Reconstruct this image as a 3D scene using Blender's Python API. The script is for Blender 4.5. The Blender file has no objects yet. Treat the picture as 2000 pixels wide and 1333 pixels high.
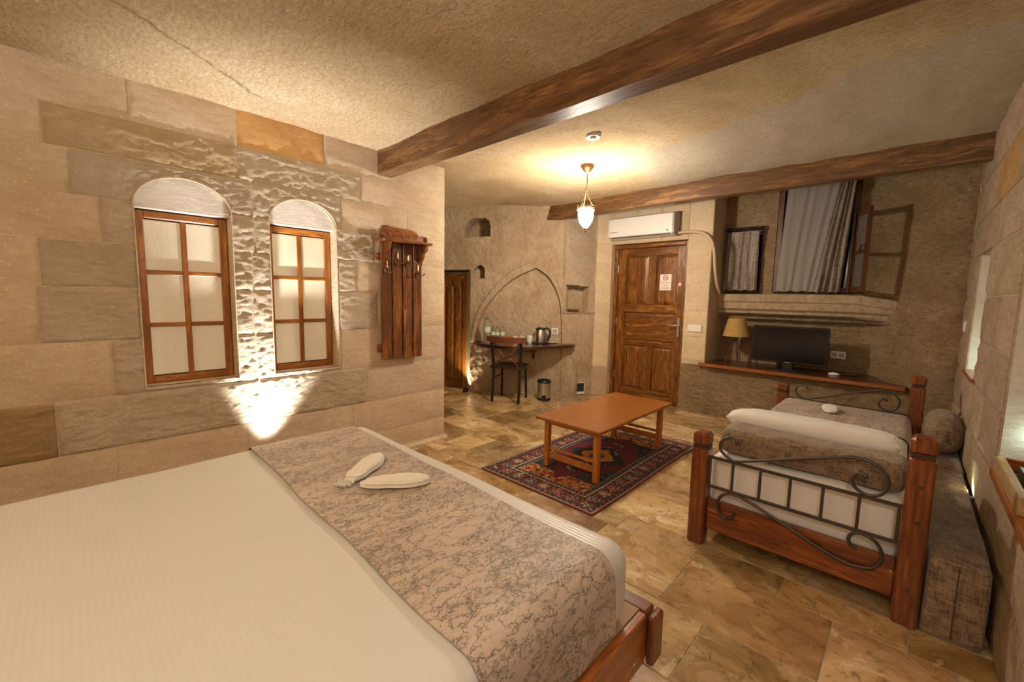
import bpy, bmesh, math, random
from mathutils import Vector, Matrix, noise
R = math.radians
random.seed(7)
S = bpy.context.scene
COL = S.collection

# ------------------------------------------------------------------ camera
cam_d = bpy.data.cameras.new('camera'); cam = bpy.data.objects.new('camera', cam_d); COL.objects.link(cam)
FPX, YAW, PIT, ROL, CH = 825.0, R(43.3), R(6.05), R(1.087), 1.33
cam_d.sensor_width = 36.0; cam_d.lens = 36.0 * FPX / 2000.0; cam_d.clip_start = 0.02
_f = Vector((-math.sin(YAW) * math.cos(PIT), math.cos(YAW) * math.cos(PIT), -math.sin(PIT)))
_r = Vector((math.cos(YAW), math.sin(YAW), 0)); _u = _r.cross(_f)
r2 = math.cos(ROL) * _r + math.sin(ROL) * _u; u2 = -math.sin(ROL) * _r + math.cos(ROL) * _u
M = Matrix((r2, u2, -_f)).transposed().to_4x4(); M.translation = Vector((0, 0, CH)); cam.matrix_world = M
S.camera = cam
# ------------------------------------------------------------------ world, exposure
w = bpy.data.worlds.new('world'); S.world = w; w.use_nodes = True
w.node_tree.nodes['Background'].inputs[0].default_value = (0.010, 0.012, 0.018, 1)
w.node_tree.nodes['Background'].inputs[1].default_value = 1.0
S.view_settings.view_transform = 'Standard'; S.view_settings.look = 'None'
S.view_settings.gamma = 1.0; S.view_settings.use_curve_mapping = False
S.view_settings.exposure = 0.40
PENDANT_L, PENDANT_FILL, SCONCE_L = 340.0, 25.0, 120.0        # radiance of the glowing glass; second pendant and wall lamp are added, unseen
UP_LEFT, UP_DOOR, UP_BENCH, NICHE_W, UP_FILL = 300.0, 30.0, 20.0, 1.2, 230.0

def spot(name, loc, target, watt, col, deg, blend=0.6, rad=0.03, parent=None):
    d = bpy.data.lights.new(name, 'SPOT'); d.energy = watt; d.color = col
    d.spot_size = R(deg); d.spot_blend = blend; d.shadow_soft_size = rad
    o = bpy.data.objects.new(name, d); COL.objects.link(o); o.location = loc
    o.rotation_euler = (Vector(target) - Vector(loc)).to_track_quat('-Z', 'Y').to_euler()
    return o
def point(name, loc, watt, col, rad=0.05):
    d = bpy.data.lights.new(name, 'POINT'); d.energy = watt; d.color = col; d.shadow_soft_size = rad
    o = bpy.data.objects.new(name, d); COL.objects.link(o); o.location = loc
    return o
WARM = (1.0, 0.80, 0.56); COOL = (1.0, 0.975, 0.95)

# ------------------------------------------------------------------ mesh helpers
class MB:
    def __init__(s): s.v = []; s.f = []
    def add(s, v, f):
        n = len(s.v); s.v += [tuple(p) for p in v]; s.f += [tuple(i + n for i in q) for q in f]; return s
    def box(s, x0, x1, y0, y1, z0, z1, b=0.0):
        lo = (min(x0, x1), min(y0, y1), min(z0, z1)); hi = (max(x0, x1), max(y0, y1), max(z0, z1))
        b = min([b] + [0.45 * (hi[i] - lo[i]) for i in range(3)])
        if b <= 0:
            v = [(x, y, z) for x in (lo[0], hi[0]) for y in (lo[1], hi[1]) for z in (lo[2], hi[2])]
            return s.add(v, [(0, 1, 3, 2), (4, 6, 7, 5), (0, 4, 5, 1), (2, 3, 7, 6), (0, 2, 6, 4), (1, 5, 7, 3)])
        v = []; ix = {}
        for sx in (0, 1):
            for sy in (0, 1):
                for sz in (0, 1):
                    sg = (sx, sy, sz)
                    for a in range(3):
                        p = [(hi[i] if sg[i] else lo[i]) + (0 if i == a else (-b if sg[i] else b)) for i in range(3)]
                        ix[sg + (a,)] = len(v); v.append(p)
        f = []
        for a in range(3):
            o = [i for i in range(3) if i != a]
            for sa in (0, 1):
                q = []
                for s1, s2 in ((0, 0), (1, 0), (1, 1), (0, 1)):
                    g = [0, 0, 0]; g[a] = sa; g[o[0]] = s1; g[o[1]] = s2; q.append(ix[tuple(g) + (a,)])
                f.append(q)
            c = a; p, r = o
            for s1 in (0, 1):
                for s2 in (0, 1):
                    def I(sc, ax):
                        g = [0, 0, 0]; g[c] = sc; g[p] = s1; g[r] = s2; return ix[tuple(g) + (ax,)]
                    f.append([I(0, p), I(1, p), I(1, r), I(0, r)])
        for sx in (0, 1):
            for sy in (0, 1):
                for sz in (0, 1): f.append([ix[(sx, sy, sz, a)] for a in range(3)])
        return s.add(v, f)
    def hexa(s, p):   # 8 points: bottom 4, top 4
        return s.add(p, [(0, 3, 2, 1), (4, 5, 6, 7), (0, 1, 5, 4), (1, 2, 6, 5), (2, 3, 7, 6), (3, 0, 4, 7)])
    def bar(s, a, b, w, h, up=(0, 0, 1), bev=0.0):   # box beam from a to b
        a = Vector(a); b = Vector(b); d = b - a; L = d.length; d.normalize()
        x = Vector(up).cross(d); x.normalize(); y = d.cross(x)
        t = MB().box(-w / 2, w / 2, -h / 2, h / 2, 0, L, bev)
        return s.add([a + x * p[0] + y * p[1] + d * p[2] for p in t.v], t.f)
    def tube(s, pts, r, seg=10, closed=False):
        pts = [Vector(p) for p in pts]; n = len(pts); rr = r if isinstance(r, (list, tuple)) else [r] * n
        v = []; f = []; ref = None
        for i, p in enumerate(pts):
            if closed: t = pts[(i + 1) % n] - pts[i - 1]
            else: t = pts[min(i + 1, n - 1)] - pts[max(i - 1, 0)]
            t.normalize()
            if ref is None: ref = Vector((0, 0, 1)) if abs(t.z) < .9 else Vector((1, 0, 0))
            x = ref - t * ref.dot(t)
            if x.length < 1e-5: x = Vector((1, 0, 0)) - t * t.x
            x.normalize(); ref = x; y = t.cross(x)
            for k in range(seg):
                a = 2 * math.pi * k / seg; v.append(p + (x * math.cos(a) + y * math.sin(a)) * rr[i])
        for i in range(n if closed else n - 1):
            for k in range(seg):
                j = (i + 1) % n
                f.append((i * seg + k, i * seg + (k + 1) % seg, j * seg + (k + 1) % seg, j * seg + k))
        if not closed: f.append(tuple(range(seg - 1, -1, -1))); f.append(tuple((n - 1) * seg + k for k in range(seg)))
        return s.add(v, f)
    def lathe(s, prof, seg=24, c=(0, 0, 0), cap=True):
        v = []; f = []; n = len(prof)
        for r, z in prof:
            for k in range(seg):
                a = 2 * math.pi * k / seg; v.append((c[0] + r * math.cos(a), c[1] + r * math.sin(a), c[2] + z))
        for i in range(n - 1):
            for k in range(seg):
                f.append((i * seg + k, i * seg + (k + 1) % seg, (i + 1) * seg + (k + 1) % seg, (i + 1) * seg + k))
        if cap: f.append(tuple(range(seg - 1, -1, -1))); f.append(tuple((n - 1) * seg + k for k in range(seg)))
        return s.add(v, f)
    def prism(s, poly, fn, a, b):   # fn(u, v, depth) -> point
        n = len(poly); v = [fn(u, t, a) for u, t in poly] + [fn(u, t, b) for u, t in poly]
        f = [tuple(range(n - 1, -1, -1)), tuple(range(n, 2 * n))] + [(i, (i + 1) % n, n + (i + 1) % n, n + i) for i in range(n)]
        return s.add(v, f)
    def grid(s, fn, us, vs):
        nu, nv = len(us), len(vs); v = [fn(u, t) for t in vs for u in us]
        f = [(j * nu + i, j * nu + i + 1, (j + 1) * nu + i + 1, (j + 1) * nu + i) for j in range(nv - 1) for i in range(nu - 1)]
        return s.add(v, f)
    def sheet(s, fn, us, vs, th):   # closed sheet: fn(u,v,offset)
        nu, nv = len(us), len(vs); k = nu * nv
        v = [fn(u, t, th) for t in vs for u in us] + [fn(u, t, 0) for t in vs for u in us]
        f = []
        for j in range(nv - 1):
            for i in range(nu - 1):
                q = (j * nu + i, j * nu + i + 1, (j + 1) * nu + i + 1, (j + 1) * nu + i); f.append(q); f.append(tuple(k + x for x in q[::-1]))
        ring = [i for i in range(nu)] + [j * nu + nu - 1 for j in range(1, nv)] + [(nv - 1) * nu + i for i in range(nu - 2, -1, -1)] + [j * nu for j in range(nv - 2, 0, -1)]
        for i in range(len(ring)):
            a, b = ring[i], ring[(i + 1) % len(ring)]; f.append((a, k + a, k + b, b))
        return s.add(v, f)
    def xf(s, m): s.v = [tuple(m @ Vector(p)) for p in s.v]; return s
    def build(s, name, mat, parent=None, smooth=35, loc=None, recalc=True):
        me = bpy.data.meshes.new(name); me.from_pydata(s.v, [], s.f)
        if recalc:
            bm = bmesh.new(); bm.from_mesh(me); bmesh.ops.recalc_face_normals(bm, faces=bm.faces); bm.to_mesh(me); bm.free()
        if smooth:
            me.polygons.foreach_set('use_smooth', [True] * len(me.polygons)); me.set_sharp_from_angle(angle=R(smooth))
        me.materials.append(mat); me.update()
        o = bpy.data.objects.new(name, me); COL.objects.link(o)
        if parent is not None: o.parent = parent
        if loc is not None: o.location = loc
        return o
def lin(a, b, n): return [a + (b - a) * i / (n - 1) for i in range(n)]
def smooth(x, a, b):
    t = max(0.0, min(1.0, (x - a) / (b - a))); return t * t * (3 - 2 * t)
def fbm(p, o=4): return noise.fractal(Vector(p), 0.9, 2.1, o)
def rbox_axis(a, b, r, k, n):
    return [a + r * (1 - math.cos(i * math.pi / 2 / k)) * 1.0 for i in range(k)] + lin(a + r, b - r, n) + [b - r * (1 - math.cos((k - 1 - i) * math.pi / 2 / k)) for i in range(k)]
def rbox(x0, x1, y0, y1, z0, z1, r, n=(10, 10, 3), k=4, disp=None):
    ax = [rbox_axis(x0, x1, r, k, n[0]), rbox_axis(y0, y1, r, k, n[1]), rbox_axis(z0, z1, r, k, n[2])]
    lo = (x0 + r, y0 + r, z0 + r); hi = (x1 - r, y1 - r, z1 - r); m = MB(); key = {}
    def pt(p):
        kk = tuple(round(c, 6) for c in p)
        if kk in key: return key[kk]
        q = Vector([min(max(p[i], lo[i]), hi[i]) for i in range(3)]); d = Vector(p) - q
        P = q + d.normalized() * r if d.length > 1e-9 else q
        if disp: P = disp(P, d.normalized())
        key[kk] = len(m.v); m.v.append(tuple(P)); return key[kk]
    for a in range(3):
        b, c = [(1, 2), (2, 0), (0, 1)][a]
        for e in (ax[a][0], ax[a][-1]):
            for i in range(len(ax[b]) - 1):
                for j in range(len(ax[c]) - 1):
                    q = []
                    for di, dj in ((0, 0), (1, 0), (1, 1), (0, 1)):
                        p = [0, 0, 0]; p[a] = e; p[b] = ax[b][i + di]; p[c] = ax[c][j + dj]; q.append(pt(p))
                    m.f.append(tuple(q))
    return m
def empty(name, loc=(0, 0, 0), rz=0.0):
    o = bpy.data.objects.new(name, None); COL.objects.link(o); o.location = loc; o.rotation_euler = (0, 0, rz); o.empty_display_size = 0.05
    return o
def tag(o, label, cat, group=None):
    o['label'] = label; o['category'] = cat
    if group: o['group'] = group
    return o
def struct(o, label=None):
    o['kind'] = 'structure'
    if label: o['label'] = label
    return o
def dup(root, loc, rz=None):
    r = root.copy(); COL.objects.link(r); r.location = loc
    if rz is not None: r.rotation_euler = (0, 0, rz)
    for ch in list(root.children):
        c = ch.copy(); COL.objects.link(c); c.parent = r
        for g in list(ch.children):
            d = g.copy(); COL.objects.link(d); d.parent = c
    return r

# ------------------------------------------------------------------ material helpers
class N:
    def __init__(s, name):
        s.m = bpy.data.materials.new(name); s.m.use_nodes = True; s.t = s.m.node_tree; s.n = s.t.nodes; s.l = s.t.links
        s.b = s.n['Principled BSDF']
        s.tc = s.n.new('ShaderNodeTexCoord')
    def L(s, a, b): s.l.new(a, b)
    def map(s, scale=(1, 1, 1), src='Object', rot=(0, 0, 0)):
        m = s.n.new('ShaderNodeMapping'); m.inputs['Scale'].default_value = scale; m.inputs['Rotation'].default_value = rot
        s.L(s.tc.outputs[src], m.inputs[0]); return m.outputs[0]
    def rnd_off(s, vec, k=37.0):
        oi = s.n.new('ShaderNodeObjectInfo'); a = s.n.new('ShaderNodeVectorMath'); a.operation = 'SCALE'
        cx = s.n.new('ShaderNodeCombineXYZ'); s.L(oi.outputs['Random'], cx.inputs[0]); s.L(oi.outputs['Random'], cx.inputs[1]); s.L(oi.outputs['Random'], cx.inputs[2])
        s.L(cx.outputs[0], a.inputs[0]); a.inputs['Scale'].default_value = k
        b = s.n.new('ShaderNodeVectorMath'); s.L(vec, b.inputs[0]); s.L(a.outputs[0], b.inputs[1]); return b.outputs[0]
    def noise(s, vec, sc, det=6, rough=.6, dist=0.0):
        t = s.n.new('ShaderNodeTexNoise'); t.inputs['Scale'].default_value = sc; t.inputs['Detail'].default_value = det
        t.inputs['Roughness'].default_value = rough; t.inputs['Distortion'].default_value = dist; s.L(vec, t.inputs['Vector']); return t.outputs['Fac']
    def voro(s, vec, sc, feat='F1', out='Distance', rand=1.0):
        t = s.n.new('ShaderNodeTexVoronoi'); t.feature = feat; t.inputs['Scale'].default_value = sc; t.inputs['Randomness'].default_value = rand
        s.L(vec, t.inputs['Vector']); return t.outputs[out]
    def wave(s, vec, sc, dist=2.0, det=2, axis='X', typ='BANDS'):
        t = s.n.new('ShaderNodeTexWave'); t.wave_type = typ
        if typ == 'BANDS': t.bands_direction = axis
        t.inputs['Scale'].default_value = sc; t.inputs['Distortion'].default_value = dist; t.inputs['Detail'].default_value = det
        s.L(vec, t.inputs['Vector']); return t.outputs['Fac']
    def ramp(s, fac, stops, interp='LINEAR'):
        r = s.n.new('ShaderNodeValToRGB'); e = r.color_ramp.elements; r.color_ramp.interpolation = interp
        while len(e) < len(stops): e.new(.5)
        for i, (p, c) in enumerate(stops):
            e[i].position = p; e[i].color = (c if isinstance(c, tuple) else (c, c, c)) + (1,)
        s.L(fac, r.inputs[0]); return r.outputs[0]
    def mix(s, fac, a, b, mode='MIX'):
        m = s.n.new('ShaderNodeMix'); m.data_type = 'RGBA'; m.blend_type = mode
        for k, x in ((0, fac), (6, a), (7, b)):
            if hasattr(x, 'links'): s.L(x, m.inputs[k])
            else: m.inputs[k].default_value = x if k == 0 else tuple(x) + (1,)
        return m.outputs[2]
    def math(s, op, a, b=None):
        m = s.n.new('ShaderNodeMath'); m.operation = op
        for k, x in ((0, a), (1, b)):
            if x is None: continue
            if hasattr(x, 'links'): s.L(x, m.inputs[k])
            else: m.inputs[k].default_value = x
        return m.outputs[0]
    def bump(s, h, dist=.01, st=1.0, prev=None):
        b = s.n.new('ShaderNodeBump'); b.inputs['Distance'].default_value = dist; b.inputs['Strength'].default_value = st
        s.L(h, b.inputs['Height'])
        if prev is not None: s.L(prev, b.inputs['Normal'])
        s.L(b.outputs[0], s.b.inputs['Normal']); return b.outputs[0]
    def col(s, c):
        if hasattr(c, 'links'): s.L(c, s.b.inputs['Base Color'])
        else: s.b.inputs['Base Color'].default_value = tuple(c) + (1,)
    def set(s, **k):
        for a, v in k.items(): s.b.inputs[a.replace('_', ' ')].default_value = v
        return s.m
def plain(name, c, rough=.5, metal=0.0, **k):
    n = N(name); n.col(c); n.set(Roughness=rough, Metallic=metal, **k); return n.m
def wood(name, dark, mid, light, axis='Y', rough=.38, sc=1.0, knots=True, coat=0.0):
    n = N(name); ax = {'X': (0.13, 1, 1), 'Y': (1, 0.13, 1), 'Z': (1, 1, 0.13)}[axis]
    v = n.rnd_off(n.map(ax)); vk = n.rnd_off(n.map({'X': (.35, 1, 1), 'Y': (1, .35, 1), 'Z': (1, 1, .35)}[axis]))
    kn = n.voro(vk, 3.6 * sc)
    g = n.noise(v, 46 * sc, 7, .66, 1.2); g2 = n.noise(v, 8 * sc, 4, .6, .8)
    rg = n.wave(n.rnd_off(n.map({'X': (.10, 1, 1), 'Y': (1, .10, 1), 'Z': (1, 1, .10)}[axis], rot=(.3, .3, .3))), 13 * sc, 7.0, 3, {'X': 'Y', 'Y': 'X', 'Z': 'X'}[axis])
    c = n.ramp(g, [(.38, dark), (.50, mid), (.62, light)])
    c = n.mix(n.ramp(rg, [(.25, .55), (.75, 0.0)]), c, dark)
    c = n.mix(n.ramp(g2, [(.42, .0), (.64, .7)]), c, dark)
    if knots: c = n.mix(n.ramp(kn, [(.03, .9), (.10, 0.0)]), c, tuple(x * .25 for x in dark))
    n.col(c); n.bump(g, .002, .6); n.set(Roughness=rough)
    if coat: n.set(Coat_Weight=coat, Coat_Roughness=.18)
    return n.m
def stone(name, c1, c2, c3, sc=1.0, bump=.012, fine=60, tint=True, obj='Object', rough=.9, speck=True, chisel=(1, 1, 2.6), rot=(0, 0, 0), pit=.45):
    n = N(name); v = n.map((1, 1, 1), obj)
    a = n.noise(v, 2.6 * sc, 7, .62, .4); b = n.noise(n.map(chisel, obj, rot), 15 * sc, 7, .72, .3); f = n.noise(v, fine * sc, 5, .78)
    c = n.ramp(a, [(.34, c1), (.50, c2), (.66, c3)])
    c = n.mix(n.ramp(b, [(.38, pit), (.54, 0.0)]), c, tuple(x * .62 for x in c1))
    c = n.mix(n.ramp(f, [(.36, pit), (.50, 0.0)]), c, tuple(x * .66 for x in c1))
    if speck:
        sp = n.voro(v, 34 * sc); c = n.mix(n.ramp(sp, [(.09, .6), (.16, 0.0)]), c, tuple(min(1, x * 1.18 + .05) for x in c3))
        sp2 = n.voro(n.map((1, 1, 1.3), obj), 17 * sc); c = n.mix(n.ramp(sp2, [(.035, .6), (.065, 0.0)]), c, tuple(x * .40 for x in c1))
    if tint:
        oi = n.n.new('ShaderNodeObjectInfo'); c = n.mix(1.0, c, oi.outputs['Color'], 'MULTIPLY')
    n.col(c); p = n.bump(b, bump, .9); n.bump(f, bump * .45, .9, p); n.set(Roughness=rough, Specular_IOR_Level=.25)
    return n.m

M_BLOCK = stone('limestone_block', (.575, .44, .295), (.655, .52, .365), (.73, .605, .45), bump=.010, fine=90, pit=.25)
M_ROUGH = stone('rough_limestone_block', (.60, .47, .33), (.68, .55, .40), (.75, .63, .48), bump=.024, fine=60, pit=.15)
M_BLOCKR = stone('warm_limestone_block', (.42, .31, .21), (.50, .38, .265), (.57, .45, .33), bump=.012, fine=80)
M_MORTAR = stone('lime_mortar', (.575, .44, .295), (.655, .52, .365), (.73, .605, .45), tint=False, bump=.006)
M_PLASTER = stone('white_plaster', (.80, .75, .67), (.84, .80, .73), (.87, .84, .78), tint=False, bump=.010, speck=False, pit=.2)
M_ROCK = stone('carved_tuff_rock', (.50, .355, .215), (.58, .43, .275), (.66, .51, .35), tint=False, bump=.024, fine=60, chisel=(1.6, 1.6, .8))
M_ROCK_SHADE = stone('shaded_brown_tuff_rock', (.36, .24, .125), (.45, .31, .17), (.54, .39, .235), tint=False, bump=.030, fine=52, chisel=(1, 1, 3.0), rot=(0, .7, 0), pit=.6)  # browner tuff, darkened further to hold the shade at the rear
def ceil_mat():
    n = N('carved_ceiling_rock'); v = n.map()
    a = n.noise(v, 1.7, 7, .62, .4); b = n.noise(n.map((1, 2.2, 1), rot=(0, 0, .5)), 26, 6, .7, .6); f = n.noise(v, 85, 4, .75)
    c = n.ramp(a, [(.30, (.66, .475, .265)), (.52, (.75, .57, .345)), (.72, (.84, .68, .455))])
    c = n.mix(n.ramp(b, [(.38, .6), (.52, 0.0)]), c, (.48, .33, .165))
    c = n.mix(n.ramp(f, [(.36, .6), (.46, 0.0)]), c, (.42, .29, .15))
    sp = n.voro(v, 30); c = n.mix(n.ramp(sp, [(.10, .7), (.16, 0.0)]), c, (.82, .72, .56))
    # band of paler combed plaster on the right half between the two beams
    sx = n.n.new('ShaderNodeSeparateXYZ'); n.L(n.tc.outputs['Object'], sx.inputs[0])
    e = n.noise(v, 2.2, 6, .65)
    k = n.math('ADD', n.math('ADD', sx.outputs[1], n.math('MULTIPLY', sx.outputs[0], .35)), n.math('MULTIPLY', e, .7))
    k = n.math('MULTIPLY', n.math('ADD', k, -2.87), 1.0)
    side_ = n.math('ADD', n.math('ADD', sx.outputs[0], n.math('MULTIPLY', e, .8)), 1.75)
    mk = n.math('MULTIPLY', n.ramp(k, [(.14, 0.0), (.26, 1.0)]), n.ramp(side_, [(.0, 0.0), (.3, 1.0)]))
    comb = n.noise(n.map((1, 5, 1), rot=(0, 0, .8)), 40, 3, .6, 1.2)
    pl = n.ramp(comb, [(.38, (.52, .43, .32)), (.62, (.76, .66, .52))])
    c = n.mix(n.math('MULTIPLY', mk, .9), c, pl)
    # an old crack running from the middle of the ceiling to the window wall
    cd = n.math('ADD', n.math('ADD', n.math('MULTIPLY', sx.outputs[0], .792), n.math('MULTIPLY', sx.outputs[1], .611)), 1.698)
    cd = n.math('ABSOLUTE', n.math('ADD', cd, n.math('MULTIPLY', n.math('ADD', n.noise(v, 7, 5, .7), -.5), .12)))
    ct = n.math('ADD', n.math('MULTIPLY', sx.outputs[0], -.611), n.math('MULTIPLY', sx.outputs[1], .792))
    cm = n.math('MULTIPLY', n.ramp(cd, [(.002, .8), (.010, 0.0)]), n.math('MULTIPLY', n.math('GREATER_THAN', ct, 1.25), n.math('LESS_THAN', ct, 2.40)))
    c = n.mix(cm, c, (.30, .19, .08))
    n.col(c); p = n.bump(b, .020, .95); n.bump(f, .010, .9, p); n.set(Roughness=.95, Specular_IOR_Level=.2)
    return n.m
M_CEIL = ceil_mat()
def tile_mat():
    n = N('travertine_tile'); oi = n.n.new('ShaderNodeObjectInfo')
    v = n.rnd_off(n.map((1, 1, 1)), 61.0); vs = n.rnd_off(n.map((1, 1.7, 1), rot=(0, 0, .45)), 61.0)
    a = n.noise(vs, 1.7, 10, .62, 1.1); b = n.noise(v, 17, 8, .75, .5); h = n.noise(vs, 2.7, 10, .66, 2.2); w_ = n.noise(v, 3.3, 10, .70, 1.2)
    c = n.ramp(a, [(.34, (.24, .140, .052)), (.45, (.39, .255, .115)), (.55, (.49, .350, .180)), (.66, (.66, .54, .36))])
    c = n.mix(n.ramp(h, [(.55, 0.0), (.62, .65)]), c, (.32, .17, .052))
    c = n.mix(n.ramp(w_, [(.57, 0.0), (.64, .6)]), c, (.70, .60, .44))
    c = n.mix(n.ramp(b, [(.38, .75), (.46, 0.0)]), c, (.17, .10, .042))
    c = n.mix(1.0, c, oi.outputs['Color'], 'MULTIPLY')
    n.col(c); p = n.bump(b, .003, .5); n.L(n.ramp(a, [(.3, .20), (.75, .42)]), n.b.inputs['Roughness'])
    return n.m
M_TILE = tile_mat()
M_GROUT = plain('floor_grout', (.42, .32, .20), .9)
M_BEAMX = wood('beam_wood', (.085, .036, .011), (.20, .092, .030), (.31, .155, .055), 'X', .42, .8, coat=.1)
M_DOORZ = wood('door_wood', (.10, .032, .005), (.27, .095, .014), (.45, .190, .034), 'Z', .33, 1, coat=.25)
M_DOORX = wood('door_wood_rail', (.10, .032, .005), (.27, .095, .014), (.45, .190, .034), 'X', .33, 1, coat=.25)
M_FRZ = wood('window_wood', (.22, .068, .008), (.40, .140, .017), (.54, .215, .032), 'Z', .36, 1, coat=.2)
M_FRY = wood('window_wood_rail', (.22, .068, .008), (.40, .140, .017), (.54, .215, .032), 'Y', .36, 1, coat=.2)
M_RACK = wood('coat_rack_wood', (.075, .020, .004), (.25, .078, .012), (.44, .165, .030), 'Z', .28, 1, coat=.35)
M_RACKY = wood('coat_rack_wood_cross', (.12, .032, .006), (.27, .080, .012), (.36, .125, .022), 'Y', .28, 1, coat=.35)
M_BEDX = wood('bed_wood_board', (.10, .022, .005), (.25, .062, .012), (.36, .100, .021), 'X', .3, .9, coat=.35)
M_BEDY = wood('bed_wood_rail', (.24, .065, .013), (.42, .125, .024), (.54, .185, .040), 'Y', .32, .9, coat=.3)
M_BEDZ = wood('bed_wood_post', (.11, .026, .007), (.23, .062, .015), (.33, .098, .026), 'Z', .3, 1, coat=.35)
M_TABY = wood('coffee_table_top_wood', (.26, .080, .013), (.34, .112, .019), (.42, .150, .028), 'Y', .30, .7, knots=False, coat=.2)
M_TABZ = wood('coffee_table_leg_wood', (.38, .125, .018), (.50, .180, .030), (.58, .230, .045), 'Z', .38, 1, knots=False)
M_DARKW = wood('dark_shelf_wood', (.040, .012, .005), (.10, .028, .009), (.17, .052, .015), 'X', .28, 1, knots=False, coat=.3)
M_WINDK = wood('dark_window_wood', (.06, .020, .006), (.13, .042, .011), (.20, .072, .020), 'Z', .4, 1, knots=False)
M_IRON = plain('hammered_iron', (.10, .085, .075), .42, .75)
M_BLACK = plain('black_plastic', (.010, .010, .011), .35)
M_BLKMET = plain('black_metal', (.020, .019, .020), .35, .4)
M_STEEL = plain('brushed_steel', (.62, .59, .55), .28, 1.0)
M_BRASS = plain('aged_brass', (.30, .17, .07), .4, .9)
M_WHITEP = plain('white_plastic', (.80, .74, .68), .35)
M_SCREEN = plain('dark_screen', (.006, .005, .006), .12)
M_RED = plain('red_print', (.45, .05, .04), .6)
M_PAPER = plain('white_paper', (.80, .72, .64), .7)
M_CLEAR = plain('clear_plastic', (.90, .95, .93), .08, 0, Transmission_Weight=.92, IOR=1.25)
M_GLASS = plain('clear_glass', (.92, .95, .94), .03, 0, Transmission_Weight=1.0, IOR=1.3)
M_LABEL = plain('pale_green_label', (.60, .66, .48), .6)
M_NIGHT = plain('night_outside', (.004, .005, .008), .8)
def pane_mat():
    n = N('textured_glass_pane'); v = n.map((1, 1, 1))
    wy = n.wave(v, 55, 0, 0, 'Y'); wz = n.wave(v, 55, 0, 0, 'Z'); h = n.math('MULTIPLY', wy, wz)
    c = n.ramp(n.noise(n.map((1, 1, .25)), 3.0, 3), [(.3, (.74, .63, .43)), (.7, (.84, .74, .55))])
    n.col(n.mix(n.ramp(h, [(0, 0.0), (1, .25)]), c, (.60, .50, .32))); n.bump(h, .004, .7); n.set(Roughness=.22, Coat_Weight=.3, Coat_Roughness=.15, Emission_Color=(1, .86, .60, 1), Emission_Strength=.10); return n.m  # faint emission stands for light coming through the glass
M_PANE = pane_mat()
def cloth(name, c1, c2, wsc=300, bump=.001, rough=.85, sheen=.2):
    n = N(name); k = wsc / 100.0
    a = n.noise(n.map((9 * k, 1.2 * k, 1.2 * k)), 18, 3, .6); b = n.noise(n.map((1.2 * k, 9 * k, 1.2 * k)), 18, 3, .6); z = n.noise(n.map((1.2 * k, 1.2 * k, 9 * k)), 18, 3, .6)
    m = n.math('MULTIPLY', n.math('ADD', n.math('ADD', a, b), z), .3333)
    n.col(n.ramp(m, [(.40, c1), (.60, c2)])); n.bump(m, bump, .8); n.set(Roughness=rough, Sheen_Weight=sheen); return n.m
M_UPHOL = cloth('taupe_upholstery', (.10, .062, .036), (.34, .235, .150), 100, .004)
def sheet_mat(name, axis='Y', c=(.62, .60, .565)):
    n = N(name); s1 = n.wave(n.map(), 22, .3, 1, axis); wr = n.noise(n.map((1, .5, 1)), 3, 4, .5, .5)
    n.col(n.mix(n.ramp(s1, [(.35, 0.0), (.65, .16)]), c, tuple(x * .92 for x in c))); n.bump(wr, .02, .35)
    n.L(n.ramp(s1, [(.35, .42), (.65, .62)]), n.b.inputs['Roughness']); n.set(Sheen_Weight=.15); return n.m
M_SHEET = sheet_mat('striped_satin_sheet', 'Y')
M_SHEETX = sheet_mat('white_cotton_sheet', 'X', (.78, .76, .735))
def runner_mat(name, k=1.0):
    n = N(name); v = n.map((1.5, .85, 1.5)); ns = n.n.new('ShaderNodeTexNoise'); ns.inputs['Scale'].default_value = 5; ns.inputs['Detail'].default_value = 6; ns.inputs['Roughness'].default_value = .68
    n.L(v, ns.inputs['Vector']); sc = n.n.new('ShaderNodeVectorMath'); sc.operation = 'SCALE'; sc.inputs['Scale'].default_value = .30; n.L(ns.outputs['Color'], sc.inputs[0])
    ad = n.n.new('ShaderNodeVectorMath'); n.L(v, ad.inputs[0]); n.L(sc.outputs[0], ad.inputs[1])
    e1 = n.voro(ad.outputs[0], 15, 'DISTANCE_TO_EDGE'); e2 = n.voro(ad.outputs[0], 34, 'DISTANCE_TO_EDGE')
    big = n.noise(n.map((3.4, .8, 1)), 2.6, 6, .65, .8)
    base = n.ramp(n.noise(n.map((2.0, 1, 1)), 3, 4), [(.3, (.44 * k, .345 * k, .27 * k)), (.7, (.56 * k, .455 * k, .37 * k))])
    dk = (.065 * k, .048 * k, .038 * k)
    c = n.mix(n.ramp(e1, [(.0, .95), (.055, 0.0)]), base, dk)
    c = n.mix(n.math('MULTIPLY', n.ramp(e2, [(.0, .95), (.09, 0.0)]), n.ramp(big, [(.44, 0.10), (.54, 1.0)])), c, dk)
    c = n.mix(n.ramp(big, [(.52, 0.0), (.66, .35)]), c, (.24, .175, .125))
    n.col(c); n.set(Roughness=.55, Sheen_Weight=.15); n.bump(n.noise(n.map(), 200, 2), .0008, .5); return n.m
M_RUNNER = runner_mat('crackle_print_runner'); M_CURT_SHADE = runner_mat('shaded_crackle_print_curtain', .62)  # curtain fabric of its own, also darkened for the shade it hangs in

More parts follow.
